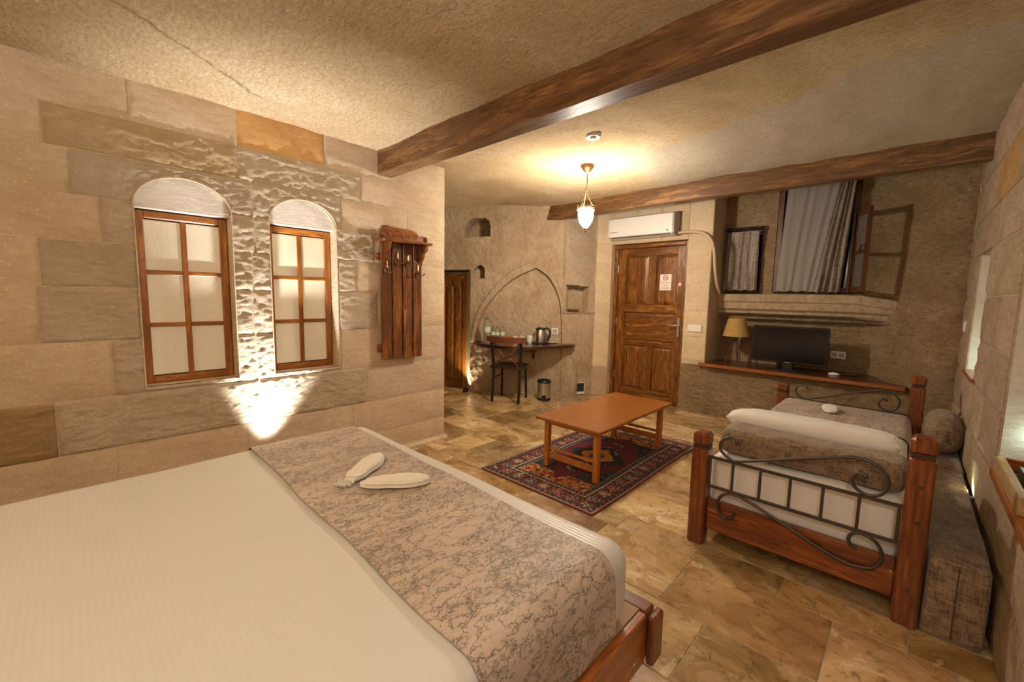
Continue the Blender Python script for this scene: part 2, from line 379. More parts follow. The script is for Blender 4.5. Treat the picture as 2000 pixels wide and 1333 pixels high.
# ================================================================== SETTING
XL = -3.107                                   # face of the left stone wall
def ceil_z(x, y):
    z = 2.425 + 0.075 * smooth(y, 1.9, 3.2) + 0.05 * smooth(y, 4.55, 5.0)
    z += 0.022 * fbm((x * 1.1, y * 1.1, 3.0), 4) + 0.006 * fbm((x * 6, y * 6, 1.0), 3)
    z += -0.03 * smooth(-x, 3.6, 4.8) * smooth(y, 2.3, 3.2)
    return z
c = MB().grid(lambda x, y: (x, y, ceil_z(x, y)), lin(-6.0, .62, 150), lin(-2.7, 6.1, 200)).build('ceiling', M_CEIL, smooth=60, recalc=False)
struct(c, 'rough carved tan rock ceiling')
# ---- floor with single tiles
fl = struct(MB().box(-6.0, .6, -2.7, 6.0, -.12, -.003).build('floor', M_GROUT), 'travertine tiled floor')
rows = [-2.5, -2.05, -1.6, -1.2, -.75, -.35, .05, .45, .92, 1.375, 1.735, 2.135, 2.32, 2.68, 3.075, 3.60, 3.98, 4.40, 4.86, 5.30]
fixed = {9: [-1.12, -.51, .02], 10: [-1.2, -.71, -.13], 11: [-1.15, -.735, -.335, .1], 12: [-3.0, -2.70, -1.32, -.80, -.25], 13: [-3.60, -3.28, -2.92, -2.5, -2.0, -1.35, -.8], 14: [-3.75, -3.31, -2.965, -2.45, -1.3, -.7]}
special = {(12, -3.0): (1.40, 1.42, 1.45), (12, -1.32): (1.42, 1.45, 1.5), (13, -3.60): (1.35, 1.35, 1.35), (14, -3.31): (.66, .60, .50), (10, -.71): (1.05, .95, .86), (13, -2.92): (1.1, 1.05, .95)}
rt = random.Random(5)
for i in range(len(rows) - 1):
    js = list(fixed.get(i, [])); x = (js[0] if js else .36)
    while x > -5.8: x -= rt.choice([.36, .42, .5, .58]); js.insert(0, x)
    x = js[-1]
    while x < .3: x += rt.choice([.36, .5, .58]); js.append(x)
    js = sorted(js); y0, y1 = rows[i], rows[i + 1]
    for a, b in zip(js[:-1], js[1:]):
        b = min(b, .42)
        if b - a < .06 or b < -5.6: continue
        if y0 < -.4 and b < -1.5: continue
        if a < -3.25 and y1 < 2.3: continue
        g = .0025; o = MB().box(-(b - a) / 2 + g, (b - a) / 2 - g, -(y1 - y0) / 2 + g, (y1 - y0) / 2 - g, -.012, 0, .002).build('floor_tile', M_TILE, fl, 0, ((a + b) / 2, (y0 + y1) / 2, rt.uniform(-.0012, 0)))
        t = rt.choice([.74, .86, .95, 1.0, 1.08, 1.2, 1.3]) * rt.uniform(.95, 1.05); o.color = (t, t * rt.uniform(.94, 1.02), t * rt.uniform(.84, 1.04), 1)
        for (ri, rx), cc in special.items():
            if ri == i and abs(rx - a) < .01: o.color = cc + (1,)

# ---- stone blocks laid on a wall
def block(fn, a0, a1, b0, b1, opens, mat, parent, color, amp=.004, dep=.008, n=9, seed=0.0, frame=None):
    """front grid between lower and upper boundary, cut by arched openings; fn(a, b, d) -> world point"""
    g = .0025; a0 += g; a1 -= g; b0 += g; b1 -= g
    if a1 - a0 < .02 or b1 - b0 < .02: return
    for (oa, ob, zb, zs, zr) in opens:          # opening spans the block's whole height: split left and right of it
        if oa < a1 and ob > a0 and zb <= b0 + .02 and zs >= b1 - .001:
            block(fn, a0 - g, min(a1, oa) + 0, b0 - g, b1 + g, opens, mat, parent, color, amp, dep, n, seed, frame)
            block(fn, max(a0, ob), a1 + g, b0 - g, b1 + g, opens, mat, parent, color, amp, dep, n, seed, frame)
            return
    us = lin(a0, a1, max(3, int(n * (a1 - a0) / .4) + 2))
    for (oa, ob, zb, zs, zr) in opens:
        if oa < a1 and ob > a0:
            for e in (oa - .0004, oa + .0004, ob - .0004, ob + .0004):
                if a0 < e < a1: us.append(e)
            if zr: us += [u for u in lin(oa + .001, ob - .001, 25) if a0 < u < a1]
    us = sorted(us)
    def lohi(u):
        lo, hi = b0, b1
        for (oa, ob, zb, zs, zr) in opens:
            if oa < u < ob:
                t = (u - (oa + ob) / 2) / ((ob - oa) / 2); top = zs + zr * math.sqrt(max(0, 1 - t * t)) if zr else zs
                if zb < b0 + .02 and top > lo: lo = min(top, b1 - .002)
                elif zb > b0 and zb < hi and top > hi - .001: hi = max(zb, b0 + .002)
        return lo, hi
    nv = max(4, int(n * (b1 - b0) / .3) + 2); vs = lin(0, 1, nv)
    m = MB()
    ca, cb = (a0 + a1) / 2, (b0 + b1) / 2
    def P(u, t):
        lo, hi = lohi(u); z = lo + (hi - lo) * t
        e = min(u - a0, a1 - u, (z - b0) , (b1 - z)); ed = smooth(e, -.001, .012)
        d = dep * (.45 + .55 * ed) + amp * ed * max(-.2, .45 + .6 * fbm((u * 6 + seed, z * 11, seed), 4) + .8 * fbm((u * 22, z * 48, seed + 3), 3))
        return fn(u, z, d)
    nu = len(us)
    m.grid(P, us, vs)
    ring = [i for i in range(nu)] + [j * nu + nu - 1 for j in range(1, nv)] + [(nv - 1) * nu + i for i in range(nu - 2, -1, -1)] + [j * nu for j in range(nv - 2, 0, -1)]
    k = len(m.v)
    for i in ring:
        j, ii = divmod(i, nu); lo, hi = lohi(us[ii]); m.v.append(tuple(fn(us[ii], lo + (hi - lo) * vs[j], -.012)))
    for q in range(len(ring)): m.f.append((ring[q], ring[(q + 1) % len(ring)], k + (q + 1) % len(ring), k + q))
    org = Vector(fn(ca, cb, 0)); m.v = [tuple(Vector(p) - org) for p in m.v]
    o = m.build('stone_block', mat, parent, 50, org); o.color = tuple(color) + (1,)
    return o

# ---- left wall
OPENS_L = [(.292, .745, .78, 1.795, .170), (.955, 1.400, .78, 1.795, .165)]
wl = MB()
wl.box(-3.62, XL + .0015, -2.6, .292, 0, 2.5).box(-3.62, XL + .0015, .745, .955, 0, 2.5).box(-3.62, XL + .0015, 1.400, 2.385, 0, 2.5)
for oa, ob, zb, zs, zr in OPENS_L:
    wl.box(-3.62, XL + .0015, oa, ob, 0, zb - .004).box(-3.62, XL + .0015, oa, ob, zs + zr + .004, 2.5).box(-3.62, -3.30, oa, ob, zb, zs + zr + .01)
wl = struct(wl.build('wall_left', M_MORTAR, smooth=0), 'pale stone block wall with two arched windows')
fnL = lambda a, b, d: (XL + d, a, b)
courses = [0, .20, .467, .75, 1.053, 1.337, 1.572, 1.80, 2.02, 2.22, 2.50]
vj = {1: [-.5, .15, .78, 1.5], 2: [-.68, -.065, .86, 1.62], 3: [-.72, .16, .85, 1.42, 1.98], 4: [-.62, -.09, .84, 1.72], 5: [-.55, -.07, .85, 1.55, 2.05], 6: [-.5, .16, .87, 1.70], 7: [-.48, .06, .86, 1.44, 2.0], 8: [-.55, -.02, .79, 1.6], 9: [-.5, .3, .795, 1.327, 1.95]}
rb = random.Random(11)
for i in range(len(courses) - 1):
    js = vj.get(i, [-.6, .1, .75, 1.45]); js = [-2.6, -1.9, -1.25] + js + [2.382]
    for a, b in zip(js[:-1], js[1:]):
        t = rb.uniform(.95, 1.04); colr = (t, t * rb.uniform(.98, 1.0), t * rb.uniform(.95, 1.0)); mat, amp = M_BLOCK, .004
        if i == 9 and abs(a - .795) < .01: colr = (1.08, .80, .46)
        if i == 8 and abs(a + .02) < .01: colr = (.97, .90, .72)
        if i == 2 and abs(a + .68) < .01: colr = (.74, .60, .40)
        if (a < .98 and b > .6 and i in (2, 3, 4, 5, 6, 7)) or (i == 2 and a < .9 and b > -.1) or (i == 8 and a > -.1 and b < 1.7): mat, amp = M_ROUGH, .007
        block(fnL, a, b, courses[i], courses[i + 1], OPENS_L, mat, wl, colr, amp, .007, 30 if amp > .005 else 7, i * 3.1 + a)
# plastered reveals, lunettes and sills of the two windows
for oa, ob, zb, zs, zr in OPENS_L:
    cy = (oa + ob) / 2; hw = (ob - oa) / 2
    def outline(s=0.0):
        return [(oa - s, zb - .0), (oa - s, zs)] + [(cy - (hw + s) * math.cos(t), zs + (zr + s) * math.sin(t)) for t in lin(0.06, math.pi - .06, 28)] + [(ob + s, zs), (ob + s, zb)]
    inn, out = outline(-.002), outline(.004)
    m = MB(); n_ = len(inn)
    for loop, x in ((out, XL + .002), (out, XL + .0115), (inn, XL + .012), (inn, XL - .20)): m.v += [(x, y, z) for y, z in loop]
    for r_ in range(3):
        for q in range(n_ - 1): m.f.append((r_ * n_ + q, r_ * n_ + q + 1, (r_ + 1) * n_ + q + 1, (r_ + 1) * n_ + q))
    m.build('plaster_reveal', M_MORTAR, wl, 50, recalc=False)
    lun = [(oa + .001, 1.782), (oa + .001, zs)] + [(cy - (hw - .001) * math.cos(t), zs + (zr - .001) * math.sin(t)) for t in lin(0.06, math.pi - .06, 28)] + [(ob - .001, zs), (ob - .001, 1.782)]
    MB().prism(lun, lambda u, t, d: (d, u, t), XL - .032, XL - .19).build('lunette_panel', M_PLASTER, wl, 40)
    MB().box(XL - .19, XL + .011, oa - .004, ob + .004, zb - .016, zb, .004).build('sill_slab', M_MORTAR, wl)
struct(MB().prism([(0, 0), (.030, 0), (.024, .012), (.012, .022), (.008, .035), (0, .035)], lambda u, t, d: (XL + .003 + u, d, t), -2.5, 2.405).build('baseboard_left', M_MORTAR, smooth=0), 'thin plaster skirting at the foot of the left wall')
# ---- arched-opening windows (frame, mullions, panes)
for wi, (oa, ob, zb, zs, zr) in enumerate(OPENS_L):
    t = empty('window_%d' % (wi + 1), (XL - .115, (oa + ob) / 2, zb)); struct(t, ['brown wooden six-pane window nearer the left edge of the photo', 'brown wooden six-pane window nearer the coat rack'][wi])
    hw = (ob - oa) / 2 - .006; hh = .994; fw = .040
    for sg in (-1, 1): MB().box(-.022, .024, sg * hw, sg * (hw - fw), .001, hh, .004).build('stile', M_FRZ, t)
    MB().box(-.022, .0235, -hw + fw, hw - fw, hh - fw, hh, .004).build('top_rail', M_FRY, t); MB().box(-.022, .0235, -hw + fw, hw - fw, .001, .001 + fw, .004).build('bottom_rail', M_FRY, t)
    MB().box(-.014, .018, -.014, .014, fw, hh - fw, .003).build('mullion', M_FRZ, t)
    ih = hh - 2 * fw; iw = hw - fw
    for k in (1, 2):
        z = fw + ih * k / 3
        for sg in (-1, 1): MB().box(-.014, .017, sg * .014, sg * iw, z - .013, z + .013, .003).build('glazing_bar', M_FRY, t)
    for sg in (-1, 1):
        for k in range(3):
            MB().box(-.004, .003, sg * .012, sg * (iw + .004), fw + ih * k / 3 + .008, fw + ih * (k + 1) / 3 - .008).build('pane', M_PANE, t, 0)

# ---- diagonal arch wall of the alcove
D0 = Vector((-4.42, 3.745, 0)); D1 = Vector((-3.155, 4.70, 0)); DD = (D1 - D0).normalized(); DN = Vector((DD.y, -DD.x, 0))   # DN points into the room
def diag(s, z, d=0.0): p = D0 + DD * s + DN * d; return (p.x, p.y, z)
def arc(P, n=6):
    out = []
    for i in range(len(P) - 1):
        a_, b_, c_, d_ = P[max(i - 1, 0)], P[i], P[i + 1], P[min(i + 2, len(P) - 1)]
        for k in range(n):
            t = k / n; out.append(tuple(.5 * (2 * b_[j] + (c_[j] - a_[j]) * t + (2 * a_[j] - 5 * b_[j] + 4 * c_[j] - d_[j]) * t * t + (3 * b_[j] - a_[j] - 3 * c_[j] + d_[j]) * t ** 3) for j in (0, 1)))
    return out + [P[-1]]
INNER = arc([(.150, .0), (.150, .62), (.215, 1.02), (.42, 1.34), (.66, 1.56), (.955, 1.705)]) + arc([(.955, 1.705), (1.10, 1.605), (1.215, 1.44), (1.29, 1.19), (1.318, .75), (1.32, 0)])
OUTER = arc([(.085, .0), (.085, .62), (.150, 1.06), (.365, 1.41), (.61, 1.645), (.94, 1.815)]) + arc([(.94, 1.815), (1.15, 1.66), (1.265, 1.47), (1.335, 1.20), (1.362, .75), (1.365, 0)])
def inpoly(x, y, P):
    c = False; j = len(P) - 1
    for i in range(len(P)):
        if (P[i][1] > y) != (P[j][1] > y) and x < (P[j][0] - P[i][0]) * (y - P[i][1]) / (P[j][1] - P[i][1]) + P[i][0]: c = not c
        j = i
    return c
NICHE1 = [(-.02, 2.10), (-.02, 2.20), (.03, 2.30), (.12, 2.345), (.27, 2.345), (.325, 2.30), (.335, 2.12)]
NICHE2 = [(.125, 1.56), (.125, 1.66), (.16, 1.72), (.215, 1.735), (.255, 1.70), (.265, 1.66), (.265, 1.56)]
def diag_d(s, z):
    d = .010 * fbm((s * 4, z * 4, 9), 4) + .006 * fbm((s * 17, z * 17, 2), 3)
    d += -.012 * smooth(.10 - s, 0, .25)
    d += .05 * smooth(z, 2.2, 2.5)
    if inpoly(s, z, NICHE1): return d - .30
    if inpoly(s, z, NICHE2): return d - .20
    if z > .70:
        if inpoly(s, z, INNER): d -= .040
        elif inpoly(s, z, OUTER): d += .020
    return d
def smax(z): return 1.385 + .17 * (1 - smooth(z, .30, .80))
def dpt(u, z, s0):
    s = s0 + (smax(z) - s0) * u; d = diag_d(s, z); e = smax(z) - s
    return diag(s, z, d - .05 * (1 - smooth(e, 0, .05)) - .10 * (1 - smooth(e, -.001, .006)))
wa = MB().grid(lambda u, z: dpt(u, z, .075), lin(0, 1, 150), lin(-.01, 1.68, 168))
wa.grid(lambda u, z: dpt(u, z, -.75), lin(0, 1, 215), lin(1.68, 2.56, 90))
wa = wa.build('wall_alcove', M_ROCK, smooth=50, recalc=False)
struct(wa, 'carved rock wall with a pointed arch and niches')
# alcove door wall: left of and over the low door, and the jamb next to it
E0 = Vector((-4.94, 3.742, 0)); E1 = Vector((-4.535, 3.870, 0)); ED = (E1 - E0).normalized(); EN = Vector((ED.y, -ED.x, 0))
def ep(s, z, d=0): p = E0 + ED * s + EN * d; return (p.x, p.y, z)
EW = (E1 - E0).length
m = MB()
m.hexa([ep(-1.2, 0, 0), ep(-.02, 0, 0), ep(-.02, 0, -.4), ep(-1.2, 0, -.4), ep(-1.2, 2.5, .05), ep(-.02, 2.5, .05), ep(-.02, 2.5, -.4), ep(-1.2, 2.5, -.4)])
q0, q1 = diag(.078, 0, -.012), ep(EW + .002, 0, 0)
for (za, zb_) in ((0, 1.70),):                   # jamb between the low door and the arch wall, and its soffit
    m.hexa([q1, q0, (q0[0] + .03, q0[1] + .30, 0), ep(EW + .002, 0, -.4), q1[:2] + (zb_,), q0[:2] + (zb_,), (q0[0] + .03, q0[1] + .30, zb_), ep(EW + .002, zb_, -.4)])
d0_ = diag(-.74, 0, -.02); m.hexa([d0_[:2] + (1.68,), q0[:2] + (1.68,), q1[:2] + (1.68,), ep(-.6, 1.68, 0), d0_[:2] + (1.70,), q0[:2] + (1.70,), q1[:2] + (1.70,), ep(-.6, 1.70, 0)])
m.hexa([ep(-.02, 1.625, .0), ep(EW + .0, 1.625, .0), ep(EW, 1.625, -.3), ep(-.02, 1.625, -.3), ep(-.02, 1.72, .0), ep(EW, 1.72, .0), ep(EW, 1.72, -.3), ep(-.02, 1.72, -.3)])
struct(m.build('wall_alcove_door', M_ROCK, smooth=0), 'rock wall around the low alcove door')
t = empty('door_2', E0, math.atan2(ED.y, ED.x)); struct(t, 'low dark wooden panelled door in the alcove')
MB().box(.055, EW - .055, .012, .05, .005, 1.565, .003).build('door_leaf', M_DOORZ, t)
for x0, x1 in ((.0, .055), (EW - .055, EW)): MB().box(x0, x1, -.012, .06, 0, 1.62, .004).build('jamb', M_FRZ, t)
MB().box(.055, EW - .055, -.012, .06, 1.565, 1.62, .004).build('lintel', M_DOORX, t)
MB().box(.10, .20, -.004, .014, .12, 1.46, .008).build('panel', M_DOORZ, t); MB().box(.235, EW - .10, -.004, .014, .12, 1.46, .008).build('panel', M_DOORZ, t)
# roller track over the low door
t = tag(empty('curtain_track', ep(EW / 2, 1.66, .02), math.atan2(ED.y, ED.x)), 'dark metal track fixed above the low alcove door', 'track')
MB().tube([(-EW / 2 - .02, -.02, .0), (EW / 2 + .08, -.02, .0)], .012, 10).build('rail', M_BLKMET, t)
MB().box(EW / 2 + .08, EW / 2 + .10, -.045, .012, -.04, .04, .004).build('end_bracket', M_BLKMET, t)

# ---- rear wall: side face with shelves, pier left of the door, pier right, over-door, low wall, recess
m = MB()
P0 = (-3.33, 4.545); P1 = (-3.125, 4.93)
SD = Vector((P1[0] - P0[0], P1[1] - P0[1], 0)); SLN = SD.length; SD.normalize(); SN = Vector((SD.y, -SD.x, 0))
def side(s, z, d=0): p = Vector((P0[0], P0[1], 0)) + SD * s + SN * d; return (p.x, p.y, z)
def sidef(s, z):
    d = .004 * fbm((s * 9, z * 9, 4), 4)
    if .0 < s < .335 and 1.135 < z < 1.485 - .05 * (s - .1): d -= .17
    d += .02 * smooth(z, 1.10, 1.135) * (1 - smooth(z, 1.135, 1.14))
    return side(s, z, d)
ws = struct(MB().grid(sidef, lin(-.03, SLN + .003, 50), lin(0, 2.6, 210)).build('wall_side', M_ROCK, smooth=50, recalc=False), 'narrow rock face with a shelf niche beside the arch')
fnS = lambda a, b, d: side(a, b, d)
for z0, z1, js in ((1.50, 1.74, [.03, .40]), (1.74, 2.02, [.03, .22, .40]), (2.02, 2.30, [.03, .40]), (2.30, 2.56, [.03, .25, .40])):
    for a, b in zip(js[:-1], js[1:]):
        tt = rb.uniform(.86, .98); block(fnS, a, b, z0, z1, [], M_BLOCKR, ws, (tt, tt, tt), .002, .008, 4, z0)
m = MB()
# pier left of the door (slightly angled face), with the door jamb behind it
m.hexa([(-3.125, 4.93, 0), (-2.965, 5.055, 0), (-2.978, 5.35, 0), (-3.5, 5.35, 0), (-3.125, 4.93, 2.6), (-2.965, 5.055, 2.6), (-2.978, 5.35, 2.6), (-3.5, 5.35, 2.6)])
m.box(-2.978, -1.970, 5.07, 5.40, 2.035, 2.65)                    # over the door
m.box(-1.970, -1.70, 5.065, 5.8, 0, 2.65)                           # pier right of the door
m.box(-2.978, -1.970, 5.30, 5.40, 0, 2.04)
wr = struct(m.build('wall_rear', M_MORTAR, smooth=0), 'stone wall around the entrance door')
PD = Vector((-2.965 + 3.125, 5.055 - 4.93, 0)); PL = PD.length; PD.normalize(); PN = Vector((PD.y, -PD.x, 0))
fnP = lambda a, b, d: (-3.125 + PD.x * a + PN.x * d, 4.93 + PD.y * a + PN.y * d, b)
zz = [0, .40, .70, .98, 1.26, 1.53, 1.80, 2.05, 2.32, 2.62]
for i in range(9):
    js = [0, PL] if i not in (4, 7) else [0, PL * .55, PL]
    for a, b in zip(js[:-1], js[1:]):
        tt = rb.uniform(.98, 1.12); cc = (tt, tt * .97, tt * .88) if i else (.80, .74, .66)
        block(fnP, a, b, zz[i], zz[i + 1], [], M_BLOCK, wr, cc, .002, .008, 4, i * 2.0)
fnR = lambda a, b, d: (a, 5.065 - d, b)
zz = [0, .62, .90, 1.20, 1.52, 1.83, 2.10, 2.36, 2.64]
for i in range(1, 8):
    tt = rb.uniform(.98, 1.10); block(fnR, -1.966, -1.70, zz[i], zz[i + 1], [], M_BLOCK, wr, (tt, tt * .97, tt * .90), .002, .010, 5, i * 4.0)
js = [-2.978, -2.62, -2.30, -1.970]
for a, b in zip(js[:-1], js[1:]): block(fnR, a, b, 2.04, 2.36, [], M_BLOCK, wr, (.94, .90, .82), .002, .010, 5, a); block(fnR, a + .01, b, 2.36, 2.64, [], M_BLOCK, wr, (1, .95, .88), .002, .010, 5, a)
fnQ = lambda a, b, d: (-1.70 + d, a, b)
for i in range(1, 8):
    tt = rb.uniform(.90, 1.0); block(fnQ, 5.07, 5.47, zz[i], zz[i + 1], [], M_BLOCK, wr, (tt, tt * .96, tt * .90), .002, .006, 5, i * 4.4)
# low rock wall under the shelf
def lowy(x, z): return 5.050 + .028 * smooth(x, -1.688, -1.60) - .10 * smooth(x, -.3, .35) + .014 * fbm((x * 3, z * 3, 6), 4) + .010 * fbm((x * 17 + z * 9, z * 22, 1), 3) + .012 * z
lw = struct(MB().grid(lambda x, z: (x, lowy(x, z), z), lin(-1.972, .42, 250), lin(-.01, .574, 66)).build('wall_low', M_ROCK_SHADE, smooth=50, recalc=False), 'low rock wall under the long wooden shelf')
MB().box(-1.69, .42, 5.12, 5.75, .50, .572).build('wall_core', M_ROCK_SHADE, lw, 0)
# back of the recess, holes for the two windows
W3 = (-1.66, -1.275, 1.415, 2.17); W4 = (-1.155, -.455, 1.425, 2.56)
def recy(x, z):
    y = 5.47 - .46 * smooth(x, -.28, .30) * (1 - .35 * smooth(z, 1.2, 2.0)) + .014 * fbm((x * 4, z * 4, 16), 4) + .012 * fbm((x * 17 + z * 8, z * 20, 5), 3)
    if z < 1.12: y += .10 * (1 - smooth(x, -.35, -.05))
    return y
xs = sorted(set(lin(-1.71, W3[0], 4) + lin(W3[0], W3[1], 24) + lin(W3[1], W4[0], 9) + lin(W4[0], W4[1], 40) + lin(W4[1], .42, 90)))
zs_ = sorted(set(lin(.56, 1.415, 84) + [1.425] + lin(1.425, 2.17, 74) + lin(2.17, 2.56, 26) + [2.70]))
m = MB()
for j in range(len(zs_) - 1):
    for i in range(len(xs) - 1):
        xm, zm = (xs[i] + xs[i + 1]) / 2, (zs_[j] + zs_[j + 1]) / 2
        if any(q[0] < xm < q[1] and q[2] < zm < q[3] for q in (W3, W4)): continue
        m.v += [(x, recy(x, z), z) for x, z in ((xs[i], zs_[j]), (xs[i + 1], zs_[j]), (xs[i + 1], zs_[j + 1]), (xs[i], zs_[j + 1]))]
        k = len(m.v); m.f.append((k - 4, k - 3, k - 2, k - 1))
wrec = m.build('wall_recess', M_ROCK_SHADE, smooth=0, recalc=False)
bm = bmesh.new(); bm.from_mesh(wrec.data); bmesh.ops.remove_doubles(bm, verts=bm.verts, dist=.0004)
for f_ in bm.faces: f_.smooth = True
bm.to_mesh(wrec.data); bm.free()
struct(wrec, 'rock back of the recess behind the television')
m = MB()
for q in (W3, W4):                             # window reveals
    y1 = 5.64
    for (xa, za, xb, zb_) in ((q[0], q[2], q[0], q[3]), (q[1], q[2], q[1], q[3]), (q[0], q[2], q[1], q[2]), (q[0], q[3], q[1], q[3])):
        m.add([(xa, 5.43, za), (xb, 5.43, zb_), (xb, y1, zb_), (xa, y1, za)], [(0, 1, 2, 3)])
m.build('window_reveal', M_ROCK, wrec, 0, recalc=False)
MB().box(-1.9, -.3, 5.66, 5.67, 1.3, 2.7).build('dark_yard', M_NIGHT, wrec, 0)
# stone ledge with moulding under the windows
def ledge_prof(x):
    k = 1 - .55 * smooth(x, -.55, -.06)
    return [(5.50, 1.405), (5.335 + .10 * (1 - k), 1.405), (5.335 + .10 * (1 - k), 1.40 - .075 * 1), (5.352 + .09 * (1 - k), 1.31), (5.352 + .09 * (1 - k), 1.24), (5.385 + .08 * (1 - k), 1.215), (5.385 + .07 * (1 - k), 1.19), (5.43, 1.165), (5.50, 1.16)]
xs2 = lin(-1.698, -.05, 34); m = MB()
for x in xs2:
    dz = -.05 * smooth(x, -.5, -.05)
    m.v += [(x, y + .004 * fbm((x * 8, z * 8, 2)), z + dz * (1 if z > 1.3 else .3)) for y, z in ledge_prof(x)]
k = 9
for i in range(len(xs2) - 1):
    for j in range(k): m.f.append((i * k + j, i * k + (j + 1) % k, (i + 1) * k + (j + 1) % k, (i + 1) * k + j))
m.f.append(tuple(range(k))); m.f.append(tuple((len(xs2) - 1) * k + j for j in range(k)))
struct(m.build('trim_1', M_ROCK, smooth=30), 'carved stone ledge under the two rear windows')
# ---- right wall
def xr(y): return .345 - .009 * (y - 2.3) if y > 2.3 else .345
OP_R = [(3.92, 4.53, .835, 1.685, 0), (1.55, 2.88, .555, 1.72, 0)]
m = MB()
def wseg(y0, y1, z0, z1, d0=-.003, d1=.5):
    m.hexa([(xr(y0) + d0, y0, z0), (xr(y1) + d0, y1, z0), (d1, y1, z0), (d1, y0, z0), (xr(y0) + d0, y0, z1), (xr(y1) + d0, y1, z1), (d1, y1, z1), (d1, y0, z1)])
wseg(-2.6, 1.55, 0, 2.6); wseg(2.88, 3.92, 0, 2.6); wseg(4.53, 5.3, 0, 2.6)
for o_ in OP_R: wseg(o_[0], o_[1], 0, o_[2] - .003); wseg(o_[0], o_[1], o_[3] + .003, 2.6)
m.box(.5, .62, -2.6, 5.3, 0, 2.6)
wR = struct(m.build('wall_right', M_MORTAR, smooth=0), 'stone block wall with lit niches at the right edge')
fnRt = lambda a, b, d: (xr(a) - d, a, b)
cr = [0, .29, .555, .835, 1.10, 1.38, 1.685, 1.95, 2.235, 2.6]
jr = [[.2, 1.1, 2.0, 2.75, 3.5, 4.2], [.5, 1.45, 2.3, 3.1, 3.85, 4.6], [.3, 1.55, 2.88, 3.4, 3.92, 4.53], [.7, 1.55, 2.88, 3.5, 3.92, 4.53], [.4, 1.55, 2.88, 3.3, 3.92, 4.53], [.8, 1.55, 2.88, 3.6, 3.92, 4.53], [.4, 1.3, 2.2, 3.0, 3.75, 4.4], [.7, 1.6, 2.5, 3.3, 4.0, 4.6], [.3, 1.2, 2.1, 2.9, 3.6, 4.3]]
for i in range(9):
    js = [-2.5, -1.4, -.5] + jr[i] + [5.05]
    for a, b in zip(js[:-1], js[1:]):
        tt = rb.uniform(.86, 1.06); cc = (tt, tt * rb.uniform(.94, 1), tt * rb.uniform(.88, 1))
        if i == 7 and abs(a - 3.3) < .01: cc = (1.05, .82, .50)
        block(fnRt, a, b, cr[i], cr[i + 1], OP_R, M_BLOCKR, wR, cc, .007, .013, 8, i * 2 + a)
for o_ in OP_R:                                 # rough white linings on the far side of each niche
    MB().grid(lambda u, z: (u, o_[1] - .004 + .006 * fbm((u * 20, z * 20, 1), 3), z), lin(xr(o_[1]) + .004, .5, 10), lin(o_[2], o_[3], 60)).build('niche_lining', M_PLASTER, wR, 50, recalc=False)
# wall behind the camera
struct(MB().box(-6.0, .6, -2.75, -2.6, 0, 2.6).build('wall_back', M_MORTAR, smooth=0), 'stone wall behind the double bed')
struct(MB().box(-6.15, -6.0, -2.7, 6.0, 0, 2.6).build('wall_far_left', M_ROCK, smooth=0), 'rock wall closing the alcove')

# ---- ceiling beams
def beam(name, x0, x1, y0, y1, z0, z1, label, seed):
    n = 44; xs = lin(x0, x1, n); m = MB(); b = .010
    for i, x in enumerate(xs):
        w_ = lambda k: .006 * noise.noise(Vector((x * 1.7, k * 5.0, seed)))
        ya, yb, za, zb = y0 + w_(1), y1 + w_(2), z0 + w_(3), z1
        m.v += [(x, ya, za + b), (x, ya + b, za), (x, yb - b, za), (x, yb, za + b), (x, yb, zb), (x, ya, zb)]
    for i in range(n - 1):
        for j in range(6): m.f.append((i * 6 + j, i * 6 + (j + 1) % 6, i * 6 + 6 + (j + 1) % 6, i * 6 + 6 + j))
    m.f.append(tuple(range(6))); m.f.append(tuple((n - 1) * 6 + j for j in range(6)))
    o = m.build(name, M_BEAMX, smooth=40); o['kind'] = 'structure'; return tag(o, label, 'beam')
beam('ceiling_beam', XL, .36, 1.735, 1.868, 2.250, 2.452, 'long brown wooden beam crossing the ceiling in the foreground', 1)
b2 = beam('ceiling_beam', -3.56, .335, 4.38, 4.50, 2.322, 2.535, 'dark brown wooden beam under the ceiling near the rear windows', 8)
# ================================================================== OBJECTS
def part(m, name, mat, T, sm=35):
    inv = (Matrix.Translation(T.location) @ T.rotation_euler.to_matrix().to_4x4()).inverted()
    return m.xf(inv).build(name, mat, T, sm)
def sub(m, name, mat, T, par, sm=35):            # sub-part: par sits at T's origin
    o = part(m, name, mat, T, sm); o.parent = par; return o
def thing(name, loc, label, cat, rz=0.0, group=None): return tag(empty(name, loc, rz), label, cat, group)
def catmull(P, n=8):
    P = [Vector(p) for p in P]; out = []
    for i in range(len(P) - 1):
        a, b, c_, d = P[max(i - 1, 0)], P[i], P[i + 1], P[min(i + 2, len(P) - 1)]
        for k in range(n):
            t = k / n; out.append(.5 * ((2 * b) + (c_ - a) * t + (2 * a - 5 * b + 4 * c_ - d) * t * t + (3 * b - a - 3 * c_ + d) * t ** 3))
    out.append(P[-1]); return out

